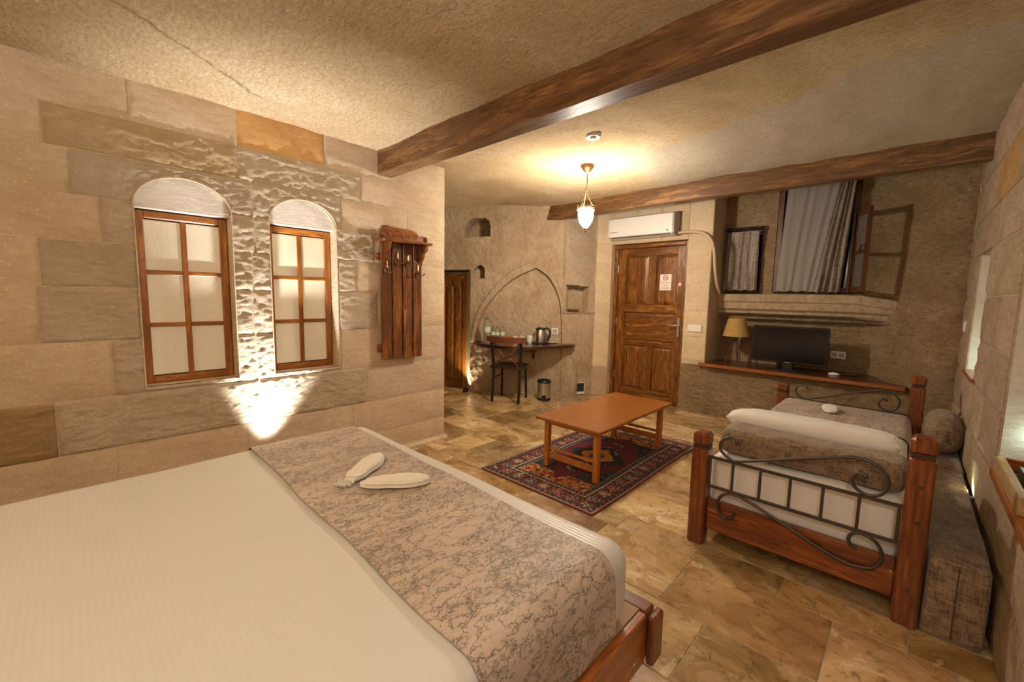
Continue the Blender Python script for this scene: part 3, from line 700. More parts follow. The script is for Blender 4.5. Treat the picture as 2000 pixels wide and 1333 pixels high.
# ---------------------------------------------------------------- double bed
T = thing('double_bed', (-1.45, .2, 0), 'wide double bed with cream satin sheet and orange-brown wooden frame', 'bed')
def mdisp(P, n):
    if n.z > .3: P = P + Vector((0, 0, .006 * fbm((P.x * 2.2, P.y * 2.2, 1), 3) * n.z))
    elif abs(n.z) < .5:
        k = smooth(.56 - P.z, .02, .24); P = P + Vector((n.x, n.y, 0)) * (.008 * math.sin(P.x * 23 + P.y * 31) * k + .006 * k)
    return P
part(rbox(-2.33, -.578, -.86, 1.198, .315, .56, .065, (34, 40, 6), 6, mdisp), 'mattress', M_SHEET, T, 60)
part(MB().box(-.568, -.540, -.90, 1.235, .140, .312, .004), 'side_rail', M_BEDY, T)
part(MB().box(-2.372, -2.344, -.90, 1.235, .140, .312, .004), 'side_rail', M_BEDY, T)
part(MB().box(-2.40, -.545, 1.24, 1.303, .142, .312, .006), 'foot_rail', M_BEDX, T)
part(MB().box(-2.38, -.53, -.96, -.90, .10, .80, .006), 'headboard', M_BEDX, T)
part(MB().box(-.538, -.512, 1.232, 1.306, .138, .308, .007), 'end_block', M_BEDZ, T)
part(MB().box(-2.40, -2.374, 1.232, 1.306, .138, .308, .007), 'end_block', M_BEDZ, T)
part(MB().box(-2.343, -.569, -.90, 1.238, .285, .314), 'slat_base', plain('pale_plywood', (.42, .28, .15), .7), T, 0)
for x, y in ((-.60, 1.17), (-2.31, 1.17), (-.60, -.85), (-2.31, -.85)): part(MB().box(x - .03, x + .03, y - .03, y + .03, 0, .285, .003), 'leg', M_BLKMET, T)
def bolt(p, ax, r=.009):
    m = MB().lathe([(r, 0), (r * .8, .003), (0.0005, .004)], 12); m.xf(Matrix.Translation(p) @ Vector(ax).to_track_quat('Z', 'Y').to_matrix().to_4x4()); return m
part(bolt((-.540, 1.16, .185), (1, 0, 0), .007), 'screw', M_STEEL, T)
# patterned runner across the foot of the double bed
def runner(name, x0, x1, z1, zl, zr_, y0, y1, r, label, th=.004, wave_=.003, slant=0.0, drop=0.0):
    path = [((x0 - .007, zl), (-1, 0))] + [((x0 - .007, z), (-1, 0)) for z in lin(zl, z1 - r, 6)[1:]]
    for t in lin(0, math.pi / 2, 7)[1:]: path.append(((x0 + r - (r + .007) * math.cos(t), z1 - r + (r + .007) * math.sin(t)), (-math.cos(t), math.sin(t))))
    for x in lin(x0 + r, x1 - r, 40)[1:]: path.append(((x, z1 + .007), (0, 1)))
    for t in lin(0, math.pi / 2, 7)[1:]: path.append(((x1 - r + (r + .007) * math.sin(t), z1 - r + (r + .007) * math.cos(t)), (math.sin(t), math.cos(t))))
    for z in lin(z1 - r, zr_, 8)[1:]: path.append(((x1 + .007 - .004 * smooth(z1 - z, .05, .25), z), (1, 0)))
    def fn(i, y, o):
        (x, z), (nx, nz) = path[int(round(i))]
        h = wave_ * (.6 + fbm((x * 4, y * 5, 2), 3)); yy = y + slant * (x - x0) * (1 if drop else (y1 - y) / (y1 - y0))
        q = (mdisp(Vector((x, yy, z)), Vector((nx, 0, nz))) - Vector((x, yy, z))) if drop else Vector((0, 0, 0))
        return (x + nx * (o + max(h, 0)) + q.x, yy + .004 * math.sin(x * 9), z + nz * (o + max(h, 0)) + q.z)
    m = MB().sheet(fn, list(range(len(path))), lin(y0, y1, 26), th)
    return tag(m.build(name, M_RUNNER, None, 60), label, 'bed runner')
runner('bed_runner', -2.33, -.578, .56, .36, .335, .585, 1.108, .065, 'taupe bed runner with dark crackle print across the double bed', slant=-.028, drop=1)
# ---------------------------------------------------------------- slippers in clear wrap
M_SLIP = cloth('white_terry', (.68, .63, .55), (.80, .75, .67), 260, .0012)
M_WRAP = plain('clear_wrap', (.85, .84, .80), .15, 0, Alpha=.45)
def slipper(loc, rz, label, L=.270, W=.108, tail=True, group='slippers on the double bed'):
    T = thing('slipper', loc, label, 'slipper', rz, group)
    def half(t): return W * .5 * (math.sin(math.pi * min(max(t, .0), 1)) ** .42) * (1 - .17 * math.exp(-((t - .40) / .16) ** 2) - .10 * (1 - t))
    ts = [.5 - .5 * math.cos(math.pi * i / 26) for i in range(27)]
    def body(z0, zf, ins=0.0, t0=0.0, t1=1.0):
        m = MB(); rows_ = []
        tt = [t0 + (t1 - t0) * t for t in ts]
        us = lin(-1, 1, 13)
        m.sheet(lambda t, u, o: ((t - .5) * L, u * max(half(t) - ins, .0008), z0 + (zf(t, u) if o else 0)), tt, us, 1.0); return m
    body(.0, lambda t, u: .013 - .004 * u ** 4).build('sole', M_SLIP, T, 50)
    body(.0135, lambda t, u: .003 + .014 * max(0, 1 - u * u) ** .5 * smooth(t, .10, .40) * (1 - .45 * smooth(t, .75, 1.0)) * (1 + .12 * math.sin(t * 34 + u * 5)), .002, .08, .985).build('upper', M_SLIP, T, 50)
    if tail:
        m = MB().sheet(lambda t, u, o: (-.5 * L - .004 - .055 * t, u * .042 * (1 - .35 * t) + .006 * math.sin(t * 9), .004 + .012 * abs(math.sin(u * 5 + t * 7)) + (.0006 if o else 0)), lin(0, 1, 12), lin(-1, 1, 12), 1.0)
        m.build('wrap_end', M_WRAP, T, 60)
    return T
slipper((-1.645, .845, .5815), R(124), 'white slipper pointing to the window wall, farther of the pair on the double bed')
slipper((-1.434, .862, .5815), R(53.5), 'white slipper lying toward the coffee table, nearer of the pair on the double bed', tail=False)

# ---------------------------------------------------------------- single bed
T = thing('single_bed', (-.34, 3.33, 0), 'single bed with reddish wooden posts and scrolled iron ends', 'bed')
M_GROOVE = plain('dark_groove', (.05, .018, .008), .5)
def post(x0, x1, y0, y1, h):
    b = .008
    o = part(MB().box(x0, x1, y0, y1, 0, h - .085, b).box(x0, x1, y0, y1, h - .073, h, .014), 'post', M_BEDZ, T)
    sub(MB().box(x0 + .005, x1 - .005, y0 + .005, y1 - .005, h - .09, h - .068), 'groove', M_GROOVE, T, o, 0); return o
HL, HR = .622, .802
for y0, y1 in ((2.300, 2.385), (4.265, 4.350)):
    post(-.806, -.722, y0, y1, HL); p = post(.042, .124, y0, y1, HR)
    if y0 < 3:
        for z, xx, r_ in ((.60, .087, .008), (.535, .100, .005), (.45, .087, .008), (.16, .083, .006)): sub(bolt((xx, y0, z), (0, -1, 0), r_), 'bolt', M_IRON, T, p)
    part(MB().box(-.722, .042, y0 + .032, y0 + .066, .088, .258, .006), 'end_board', M_BEDX, T)
    if y0 < 3:
        for xx in (-.705, .028): part(bolt((xx, y0 + .032, .205), (0, -1, 0), .006), 'screw', M_STEEL, T)
for x in (-.782, .066): part(MB().box(x, x + .034, 2.385, 4.265, .100, .255, .005), 'side_rail', M_BEDY, T)
FP = [(-.585, .596), (-.598, .618), (-.631, .624), (-.662, .600), (-.670, .565), (-.655, .536), (-.62, .513), (-.585, .510), (-.44, .558), (-.30, .607), (-.20, .640), (-.127, .661), (-.072, .656), (-.025, .625), (-.010, .580), (-.022, .537), (-.050, .514), (-.080, .511), (-.115, .530), (-.127, .560), (-.115, .592), (-.092, .598), (-.080, .580)]
BP = [(-.579, .226), (-.598, .200), (-.626, .191), (-.655, .215), (-.666, .256), (-.650, .300), (-.62, .324), (-.577, .330), (-.50, .312), (-.435, .287), (-.34, .252), (-.238, .212), (-.16, .187), (-.105, .178), (-.04, .190), (-.010, .225), (-.005, .268), (-.020, .305), (-.050, .328), (-.086, .332), (-.112, .315), (-.118, .288), (-.105, .265), (-.09, .268)]
for yy in (2.318, 4.29):
    o = part(MB().box(-.724, .044, yy - .007, yy + .007, .492, .506, .002), 'iron_rail', M_IRON, T); part(MB().box(-.724, .044, yy - .007, yy + .007, .334, .348, .002), 'iron_rail', M_IRON, T)
    for xb in (-.716, -.601, -.476, -.350, -.224, -.096, .032): part(MB().box(xb - .006, xb + .006, yy - .006, yy + .006, .348, .492, .002), 'iron_bar', M_IRON, T)
    for pp in (FP, BP):
        q = catmull([(x, yy, z) for x, z in pp], 6); n_ = len(q)
        part(MB().tube(q, [.0075 if 4 < i < n_ - 5 else .009 for i in range(n_)], 10), 'iron_scroll', M_IRON, T, 60)
def sdisp(P, n):
    if n.z > .3: P = P + Vector((0, 0, .008 * fbm((P.x * 3, P.y * 2, 5), 3)))
    return P
part(rbox(-.738, .052, 2.392, 4.255, .20, .495, .05, (18, 34, 6), 5, sdisp), 'mattress', M_SHEETX, T, 60)
# bolster, pillow, runner and wrapped slippers on the single bed
def cdisp(P, n): return P + n * (.006 * fbm((P.x * 7, P.y * 7, P.z * 7), 3))
o = rbox(-.705, .046, 2.402, 2.625, .505, .645, .045, (18, 6, 3), 6, cdisp).build('bolster_cushion', M_UPHOL, None, 60)
tag(o, 'long taupe fabric bolster lying behind the scrolled iron footboard', 'cushion')
def pillow(name, cx, cy, cz, lx, ly, h, rx, mat, label, cat):
    us = lin(-1, 1, 33); vs = lin(-1, 1, 23); m = MB()
    def f(u, v, s_):
        e = (1 - abs(u) ** 5) * (1 - abs(v) ** 3); e = max(e, 0) ** .36
        x = u * lx / 2 * (1 - .05 * (1 - abs(u)) * v * v - .03 * v * v); y = v * ly / 2 * (1 - .05 * u * u)
        z = s_ * h / 2 * e + .006 * e * fbm((u * 2.2, v * 1.8, s_ + 4), 3)
        return (x, y, z)
    m.grid(lambda u, v: f(u, v, 1), us, vs); m.grid(lambda u, v: f(u, v, -1), us, vs)
    m.xf(Matrix.Translation((cx, cy, cz)) @ Matrix.Rotation(rx, 4, 'X'))
    o = m.build(name, mat, None, 0, recalc=False); bm = bmesh.new(); bm.from_mesh(o.data); bmesh.ops.remove_doubles(bm, verts=bm.verts, dist=.0006); bmesh.ops.recalc_face_normals(bm, faces=bm.faces)
    for f_ in bm.faces: f_.smooth = True
    bm.to_mesh(o.data); bm.free(); return tag(o, label, cat)
pillow('pillow', -.365, 2.850, .612, .79, .42, .135, R(-10), M_SHEETX, 'plump white pillow leaning on the taupe bolster of the single bed', 'pillow')
runner('bed_runner', -.738, .052, .495, .30, .36, 3.42, 4.22, .05, 'taupe crackle-print runner across the far end of the single bed', slant=.12, wave_=.006)
slipper((-.385, 3.93, .522), R(98), 'small white wrapped slippers on the runner of the single bed', .22, .12, False, None)

# ---------------------------------------------------------------- upholstered bench and its bolster
T = thing('wall_bench', (.215, 3.3, 0), 'low taupe fabric bench squeezed between single bed and right wall', 'bench')
part(rbox(.132, .306, 2.312, 3.62, .0, .335, .018, (8, 26, 8), 3, lambda P, n: P + n * .003 * fbm((P.x * 5, P.y * 5, P.z * 5))), 'front_cushion', M_UPHOL, T, 50)
part(rbox(.132, .310, 3.626, 4.86, .0, .338, .018, (8, 24, 8), 3), 'rear_cushion', M_UPHOL, T, 50)
part(MB().tube([(.219, 2.3105, .02), (.219, 2.3105, .325)], .002, 6), 'seam', plain('seam_thread', (.08, .05, .03), .9), T)
o = rbox(.130, .314, 3.88, 4.34, .340, .585, .088, (6, 12, 4), 7, cdisp).build('bolster_cushion', M_UPHOL, None, 60)
tag(o, 'round taupe bolster standing on the wall bench beside the single bed', 'cushion')

# ---------------------------------------------------------------- rug
def rug_col(u, v):      # u across 0..1 (x), v along 0..1 (y), metres used below
    W, H = 1.0, 1.72; x, y = u * W, v * H; ex, ey = min(x, W - x), min(y, H - y); e = min(ex, ey)
    NV, DK, CR, RD, OR, WH, OL, BR = (.006, .008, .020), (.012, .006, .008), (.12, .004, .016), (.24, .012, .020), (.50, .19, .018), (.50, .42, .34), (.14, .11, .03), (.07, .018, .012)
    h = lambda a, b: (math.sin(a * 127.1 + b * 311.7) * 43758.5453) % 1.0
    if e < .012: return (.16, .03, .02)
    if e < .016: return WH
    if e < .045:
        return WH if (int((x + y) / .012) % 4 == 0 and .026 < e < .034) else DK
    if e < .165:                                  # main border with blossoms
        s = y if ex < ey else x; p = .12; k = int(s / p); c0 = (k + .5) * p; dx = s - c0; dy = e - .105
        r_ = math.hypot(dx, dy); a = math.atan2(dy, dx); pet = .036 * (1 + .22 * math.cos(8 * a))
        cc = [RD, OL, (.30, .22, .12), CR, (.04, .05, .09)][(k * 3 + (1 if ex < ey else 0)) % 5]
        if r_ < .010: return WH
        if r_ < pet * .72: return cc
        if r_ < pet and int((a + 3.2) * 4) % 2: return WH
        if abs(dx) > .052: return BR if int(e / .010) % 2 else OR if h(k, int(e / .02)) > .8 else BR
        g = h(int(x / .012), int(y / .012)); return WH if g > .965 else (RD if g > .90 else BR)
    if e < .172: return WH
    if e < .205:
        return (.28, .20, .12) if (int((x + y) / .011) % 3 == 0 and .182 < e < .195) else NV
    if e < .210: return (.34, .29, .24)
    X, Y = abs(x - W / 2), abs(y - H / 2)        # inner field
    st = lambda q: math.floor(q / .020) * .020
    if st(X) * 1.15 + st(Y) < .185 and X < .15:  # medallion
        d = st(X) * 1.15 + st(Y)
        if d > .165: return NV
        r_ = math.hypot(X, Y * .8)
        if r_ < .060:
            return WH if h(int(x / .01), int(y / .01)) > .86 else NV
        return OR
    if st(X) * 1.1 + st(Y) < .275:
        return WH if (h(int(x / .013), int(y / .013)) > .90 and Y > .12) else NV
    if st(X) * .95 + st(Y) * .62 < .365:           # crimson hexagon
        if abs(Y - .37) < .03 and X < .05: return NV if h(int(x / .01), int(y / .01)) > .25 else WH
        return CR
    if Y < .50:
        return NV if h(int(x / .013), int(y / .013)) < .93 else OL
    g = noise.noise(Vector((x * 26, y * 26, 3))); k = h(int(x / .016), int(y / .016)); b_ = noise.noise(Vector((x * 40, y * 40, 8)))
    if b_ > .28: return NV
    if g > .22: return RD
    if k > .93: return WH
    return OR if abs(b_) > .06 else NV
nx_, ny_ = 201, 345
def rugz(x, y): return .011 + .0016 * fbm((x * 3, y * 3, 2), 2) if True else 0
RX0, RX1, RY0, RY1 = -2.315, -1.312, 2.135, 3.855
m = MB()
m.sheet(lambda u, v, o: (RX0 + (RX1 - RX0) * u + .006 * math.sin(v * 7), RY0 + (RY1 - RY0) * v, .0008 + (.010 + .0012 * fbm((u * 4, v * 6, 2), 2)) * o), lin(0, 1, nx_), lin(0, 1, ny_), 1.0)
n = N('woven_rug'); at = n.n.new('ShaderNodeAttribute'); at.attribute_name = 'weave'; n.col(at.outputs['Color']); n.bump(n.noise(n.map(), 420, 2), .003, .8); n.set(Roughness=.95, Sheen_Weight=.05)
rug = m.build('patterned_rug', n.m, None, 40, recalc=False)
ca = rug.data.color_attributes.new('weave', 'FLOAT_COLOR', 'POINT'); buf = []
for k in range(2):
    for j in range(ny_):
        for i in range(nx_): buf += list(rug_col(i / (nx_ - 1), j / (ny_ - 1))) + [1.0]
ca.data.foreach_set('color', [q_ if k_ % 4 == 3 else min(1.0, q_ * 1.15) for k_, q_ in enumerate(buf)])
tag(rug, 'dark red and navy patterned oriental rug under the coffee table', 'rug')

# ---------------------------------------------------------------- coffee table
T = thing('coffee_table', (-1.75, 3.04, 0), 'orange-brown wooden coffee table standing on the rug', 'table')
part(MB().box(-2.040, -1.468, 2.440, 3.640, .398, .420, .004), 'table_top', M_TABY, T)
fz = .0135
for x in (-1.985, -1.540):
    for y in (2.535, 3.560): part(MB().box(x - .021, x + .021, y - .021, y + .021, fz, .398, .004), 'leg', M_TABZ, T)
for y in (2.535, 3.560):
    part(MB().box(-1.964, -1.561, y - .009, y + .009, .152, .172, .003), 'stretcher', M_TABZ, T)
    part(MB().box(-1.964, -1.561, y - .009, y + .009, .083, .130, .003), 'stretcher', M_TABZ, T)
    part(MB().box(-1.964, -1.561, y - .010, y + .010, .350, .398, .003), 'apron', M_TABZ, T)
for x in (-1.985, -1.540): part(MB().box(x - .009, x + .009, 2.556, 3.539, .360, .398, .003), 'apron', M_TABY, T)

# ---------------------------------------------------------------- coat rack
T = thing('coat_rack', (XL + .012, 1.92, .80), 'brown wooden wall coat rack with carved crest and metal hooks', 'coat rack')
F = XL + .034
for z in (.895, 1.62): part(MB().box(XL + .010, F, 1.705, 2.115, z - .03, z + .03, .003), 'batten', M_RACKY, T)
bw = .083
for k in range(4):
    y = 1.733 + k * .0965; part(MB().box(F, F + .022, y, y + bw, .800, 1.735, .004), 'board', M_RACK, T)
part(MB().box(XL + .008, F + .125, 1.695, 2.150, 1.735, 1.757, .006), 'shelf', M_RACKY, T)
for y in (1.742, 2.080):
    poly = [(F + .022, 1.734), (F + .115, 1.734), (F + .105, 1.690), (F + .070, 1.675), (F + .055, 1.635), (F + .030, 1.600), (F + .022, 1.575)]
    part(MB().prism(poly, lambda u, t, d: (u, d, t), y, y + .028), 'bracket', M_RACK, T)
cz = 1.7575
crest = [(1.715, cz), (2.135, cz), (2.138, cz + .035), (2.10, cz + .055), (2.06, cz + .050), (2.03, cz + .078), (1.98, cz + .094), (1.80, cz + .098), (1.765, cz + .105), (1.73, cz + .10), (1.715, cz + .06)]
cr_ = part(MB().prism(crest, lambda u, t, d: (d, u, t), F + .030, F + .052), 'crest', M_RACKY, T)
m = MB()
for k in range(9):
    a = 1.79 + k * .030; q = [(F + .0525, a + .013 * math.cos(t) * (1 - t / 16), cz + .045 + (.006 if k % 2 else -.004) + .020 * math.sin(t) * (1 - t / 16)) for t in lin(0, 10.5, 26)]
    m.tube(q, .0034, 6)
sub(m, 'carving', M_TABZ, T, cr_, 60)
for y in (1.728, 2.125): sub(MB().lathe([(.018, -.012), (.024, -.004), (.024, .004), (.018, .012)], 16).xf(Matrix.Translation((F + .045, y, cz + .03)) @ Matrix.Rotation(R(90), 4, 'X')), 'scroll', M_RACKY, T, cr_)
for k, z in ((0, 1.545), (1, 1.620), (2, 1.610), (3, 1.530)):
    y = 1.733 + k * .0965 + bw / 2; x = F + .022
    m = MB().box(x, x + .004, y - .011, y + .011, z - .045, z + .045, .0015)
    for sg in (-1, 1): m.tube(catmull([(x + .004, y, z - .022), (x + .020, y + sg * .014, z - .040), (x + .032, y + sg * .032, z - .042), (x + .042, y + sg * .042, z - .022)], 6), [.0045] * 18 + [.006], 8)
    m.tube(catmull([(x + .004, y, z - .01), (x + .030, y, z - .028), (x + .045, y, z - .005)], 6), .0045, 8)
    part(m, 'hook', M_BRASS, T, 60)

# ---------------------------------------------------------------- entrance door
T = empty('door_1', (-2.475, 5.17, 0)); struct(T, 'brown wooden entrance door with five raised panels')
for x0, x1 in ((-2.974, -2.925), (-2.023, -1.974)): part(MB().box(x0, x1, 5.135, 5.26, 0, 2.030, .005), 'jamb', M_DOORZ, T)
part(MB().box(-2.925, -2.023, 5.135, 5.26, 1.982, 2.030, .005), 'head_jamb', M_DOORX, T)
part(MB().box(-2.922, -2.026, 5.205, 5.24, .006, 1.980), 'leaf', M_DOORZ, T)
stl = [(-2.921, -2.815), (-2.500, -2.395), (-2.133, -2.027)]
part(MB().box(-2.921, -2.815, 5.178, 5.204, .008, 1.978, .003), 'stile', M_DOORZ, T); part(MB().box(-2.133, -2.027, 5.178, 5.204, .008, 1.978, .003), 'stile', M_DOORZ, T)
for z0, z1 in ((.008, .135), (.715, .785), (1.150, 1.255), (1.880, 1.978)): part(MB().box(-2.814, -2.134, 5.179, 5.204, z0, z1, .003), 'rail', M_DOORX, T)
for z0, z1 in ((.136, .714), (1.256, 1.879)): part(MB().box(-2.500, -2.395, 5.1795, 5.204, z0, z1, .003), 'middle_stile', M_DOORZ, T)
def panel(x0, x1, z0, z1, mat):
    i = .040
    m = MB(); m.v = [(x0 + .004, 5.199, z0 + .004), (x1 - .004, 5.199, z0 + .004), (x1 - .004, 5.199, z1 - .004), (x0 + .004, 5.199, z1 - .004), (x0 + i, 5.184, z0 + i), (x1 - i, 5.184, z0 + i), (x1 - i, 5.184, z1 - i), (x0 + i, 5.184, z1 - i)]
    m.f = [(4, 5, 6, 7), (0, 1, 5, 4), (1, 2, 6, 5), (2, 3, 7, 6), (3, 0, 4, 7)]; m.v += [(a, 5.2045, b) for a, _, b in m.v[:4]]
    m.f += [(0, 8, 9, 1), (1, 9, 10, 2), (2, 10, 11, 3), (3, 11, 8, 0), (8, 11, 10, 9)]
    part(m, 'raised_panel', mat, T, 0)
panel(-2.814, -2.501, 1.256, 1.879, M_DOORZ); panel(-2.394, -2.134, 1.256, 1.879, M_DOORZ)
panel(-2.814, -2.134, .786, 1.149, M_DOORX)
panel(-2.814, -2.501, .136, .714, M_DOORZ); panel(-2.394, -2.134, .136, .714, M_DOORZ)
h_ = part(MB().box(-2.093, -2.053, 5.168, 5.178, .865, 1.105, .006), 'handle_plate', M_STEEL, T)
sub(MB().tube(catmull([(-2.073, 5.168, 1.01), (-2.073, 5.128, 1.01), (-2.09, 5.118, 1.01), (-2.19, 5.118, 1.012)], 6), .009, 10), 'lever', M_STEEL, T, h_, 60)
for z in (.30, 1.02, 1.72): part(MB().lathe([(.008, -.05), (.008, .05)], 10, (-2.923, 5.172, z)), 'hinge', M_STEEL, T)
o = part(MB().lathe([(.022, 0), (.022, .003), (.019, .004)], 20).xf(Matrix.Translation((-2.085, 5.178, 1.512)) @ Matrix.Rotation(R(90), 4, 'X')), 'round_sticker', plain('pink_white_disc', (.72, .52, .42), .5), T)  # round sticker on the door stile
# no smoking notice
T = thing('no_smoking_sign', (-2.268, 5.1795, 1.54), 'white no smoking notice taped to the entrance door', 'sign')
part(MB().box(-2.342, -2.194, 5.1795, 5.1815, 1.440, 1.638), 'paper', M_PAPER, T, 0)
sy = 5.1785
part(MB().tube([(-2.268 + .030 * math.cos(a), sy, 1.596 + .030 * math.sin(a)) for a in lin(0, 2 * math.pi * 35 / 36, 36)], .0038, 6, True), 'ring', M_RED, T)
part(MB().bar((-2.289, sy, 1.617), (-2.247, sy, 1.575), .006, .001, (0, 1, 0)), 'slash', M_RED, T, 0)
part(MB().box(-2.288, -2.250, sy, sy + .0008, 1.593, 1.599), 'cigarette', M_BLKMET, T, 0)
def text(body, size, loc, mat, T, name='lettering'):
    cu = bpy.data.curves.new(name, 'FONT'); cu.body = body; cu.size = size; cu.align_x = 'CENTER'; cu.extrude = .0004; cu.resolution_u = 2
    tmp = bpy.data.objects.new('tmp', cu); COL.objects.link(tmp); dg = bpy.context.evaluated_depsgraph_get(); dg.update()
    me = bpy.data.meshes.new_from_object(tmp.evaluated_get(dg)); bpy.data.objects.remove(tmp)
    me.transform(Matrix.Translation(Vector(loc) - T.location) @ Matrix.Rotation(R(90), 4, 'X')); me.name = name; me.materials.clear(); me.materials.append(mat)
    o = bpy.data.objects.new(name, me); COL.objects.link(o); o.parent = T; return o
text('Sigara İçilmez', .022, (-2.268, sy, 1.528), M_RED, T); text('NO', .026, (-2.268, sy, 1.492), M_RED, T); text('SMOKING', .026, (-2.268, sy, 1.458), M_RED, T)

# ---------------------------------------------------------------- air conditioner and its hose
T = thing('air_conditioner', (-2.52, 5.05, 2.08), 'white wall air conditioner mounted above the entrance door', 'air conditioner')
prof = [(5.038, 2.078), (4.93, 2.078), (4.885, 2.105), (4.872, 2.20), (4.880, 2.325), (4.90, 2.338), (5.038, 2.338)]
part(MB().prism(prof, lambda u, t, d: (d, u, t), -2.905, -2.095), 'body', M_WHITEP, T, 40)
part(MB().prism(prof, lambda u, t, d: (d, u, t), -2.094, -2.072), 'end_cap', plain('grey_plastic', (.34, .30, .26), .4), T, 40)
part(MB().prism(prof, lambda u, t, d: (d, u, t), -2.928, -2.906), 'end_cap', plain('pale_plastic', (.70, .64, .58), .4), T, 40)
part(MB().box(-2.88, -2.12, 4.880, 4.92, 2.088, 2.094), 'air_slot', M_BLACK, T, 0)
part(MB().box(-2.16, -2.14, 4.8735, 4.876, 2.12, 2.145), 'display', plain('grey_print', (.3, .3, .3), .5), T, 0); part(MB().box(-2.89, -2.80, 4.8715, 4.876, 2.155, 2.162), 'badge', M_STEEL, T, 0)
q = catmull([(-2.075, 5.00, 2.105), (-1.95, 5.01, 2.11), (-1.80, 5.015, 2.085), (-1.705, 5.02, 2.005), (-1.672, 5.05, 1.88), (-1.662, 5.10, 1.66), (-1.655, 5.18, 1.50), (-1.650, 5.26, 1.415)], 8)
o = MB().tube(q, .0175, 12).build('drain_hose', plain('beige_hose', (.52, .40, .26), .6), None, 60); tag(o, 'beige hose running from the air conditioner down the stone pier', 'hose')
# switches and sockets
def plate(name, fn, w_, h, label, n_, holes=False, cat='switch'):
    org = Vector(fn(0, 0, 0)); T = thing(name, org, label, cat)
    def bx(u0, u1, v0, v1, d0, d1): return MB().hexa([fn(u0, v0, d0), fn(u1, v0, d0), fn(u1, v0, d1), fn(u0, v0, d1), fn(u0, v1, d0), fn(u1, v1, d0), fn(u1, v1, d1), fn(u0, v1, d1)])
    part(bx(-w_ / 2, w_ / 2, -h / 2, h / 2, 0, .008), 'cover', M_WHITEP, T, 0)
    for k in range(n_):
        u = -w_ / 2 + w_ * (k + .5) / n_; q = min(w_ / n_, h) * .36
        part(bx(u - q, u + q, -q, q, .008, .011), 'key' if not holes else 'socket', M_WHITEP if not holes else plain('socket_grey', (.45, .40, .36), .5), T, 0)
        if holes:
            part(bx(u - .012, u - .006, -.004, .004, .011, .0115), 'pin_hole', M_BLACK, T, 0); part(bx(u + .006, u + .012, -.004, .004, .011, .0115), 'pin_hole', M_BLACK, T, 0)
plate('light_switch', lambda u, v, d: (-1.828 + u, 5.051 - d, .998 + v), .155, .078, 'white triple light switch on the pier beside the entrance door', 3)
plate('wall_socket', lambda u, v, d: diag(1.225 + u, .872 + v, -.035 + d), .085, .085, 'white socket on the arch wall above the kettle', 1, True, 'socket')
plate('wall_socket', lambda u, v, d: (-.522 + u, 5.515 - d, .785 + v), .125, .075, 'white double socket in the recess beside the television', 2, True, 'socket')
plate('light_switch', lambda u, v, d: (xr(4.78) - .013 - d, 4.78 + u, 1.165 + v), .12, .08, 'white switch plate at the far end of the right wall', 1)

# ---------------------------------------------------------------- TV shelf, television, table lamp, remote
poly = [(-1.752, 5.035), (-.06, 5.012), (.020, 4.985), (.035, 5.0), (.0, 5.06), (-.06, 5.12), (-.13, 5.22), (-.20, 5.42), (-.24, 5.56), (-1.696, 5.56), (-1.696, 5.052), (-1.752, 5.052)]
o = MB().prism(poly, lambda u, t, d: (u, t, d), .5735, .606).build('wall_shelf', M_DARKW, None, 30); tag(o, 'long dark wooden shelf in the recess holding the television', 'shelf')
e_ = MB().prism([(-1.752, 5.012), (-.06, 4.988), (.012, 4.975), (.020, 4.984), (-.06, 5.011), (-1.752, 5.034)], lambda u, t, d: (u, t, d), .571, .604).build('edge_strip', wood('shelf_edge_wood', (.20, .055, .012), (.34, .11, .025), (.44, .16, .04), 'X', .3, 1, False, .3), o)
T = thing('television', (-.91, 5.24, .606), 'flat black television standing on the long wooden shelf', 'television')
part(MB().box(-1.252, -.572, 5.19, 5.235, .682, 1.068, .006), 'housing', M_BLACK, T)
part(MB().box(-1.238, -.586, 5.1885, 5.1915, .700, 1.056), 'screen', M_SCREEN, T, 0)
part(MB().box(-.955, -.865, 5.20, 5.25, .612, .69, .004), 'neck', M_BLACK, T)
part(MB().lathe([(.001, 0), (.17, 0), (.17, .006), (.10, .012), (.001, .013)], 32, (0, 0, 0)).xf(Matrix.Translation((-.91, 5.225, .6063)) @ Matrix.Diagonal((1.15, .62, 1, 1))), 'foot', M_BLACK, T)
part(MB().box(-.935, -.885, 5.186, 5.190, .688, .694), 'badge', M_STEEL, T, 0)
part(MB().box(-.605, -.598, 5.186, 5.190, .688, .693), 'standby_light', M_RED, T, 0)
T = thing('table_lamp', (-1.442, 5.27, .606), 'small tripod table lamp with straw-coloured shade beside the television', 'lamp')
n = N('straw_shade'); wv = n.noise(n.map((1, 1, 6)), 30, 5, .7); n.col(n.ramp(wv, [(.3, (.28, .15, .035)), (.7, (.52, .34, .11))])); n.bump(wv, .003, .7); n.set(Roughness=.9)
part(MB().lathe([(.140, .925), (.136, .935), (.092, 1.128), (.088, 1.128), (.132, .932), (.136, .925)], 36, (-1.442, 5.27, 0), cap=False), 'shade', n.m, T, 40)
part(MB().lathe([(.001, .86), (.022, .86), (.026, .90), (.016, .945), (.012, 1.0), (.001, 1.0)], 16, (-1.442, 5.27, 0)), 'hub', M_DARKW, T)
for a in (R(205), R(325), R(85)):
    part(MB().tube([(-1.442 + .012 * math.cos(a), 5.27 + .012 * math.sin(a), .905), (-1.442 + .098 * math.cos(a), 5.27 + .098 * math.sin(a), .612)], [.011, .008], 10), 'leg', M_DARKW, T)
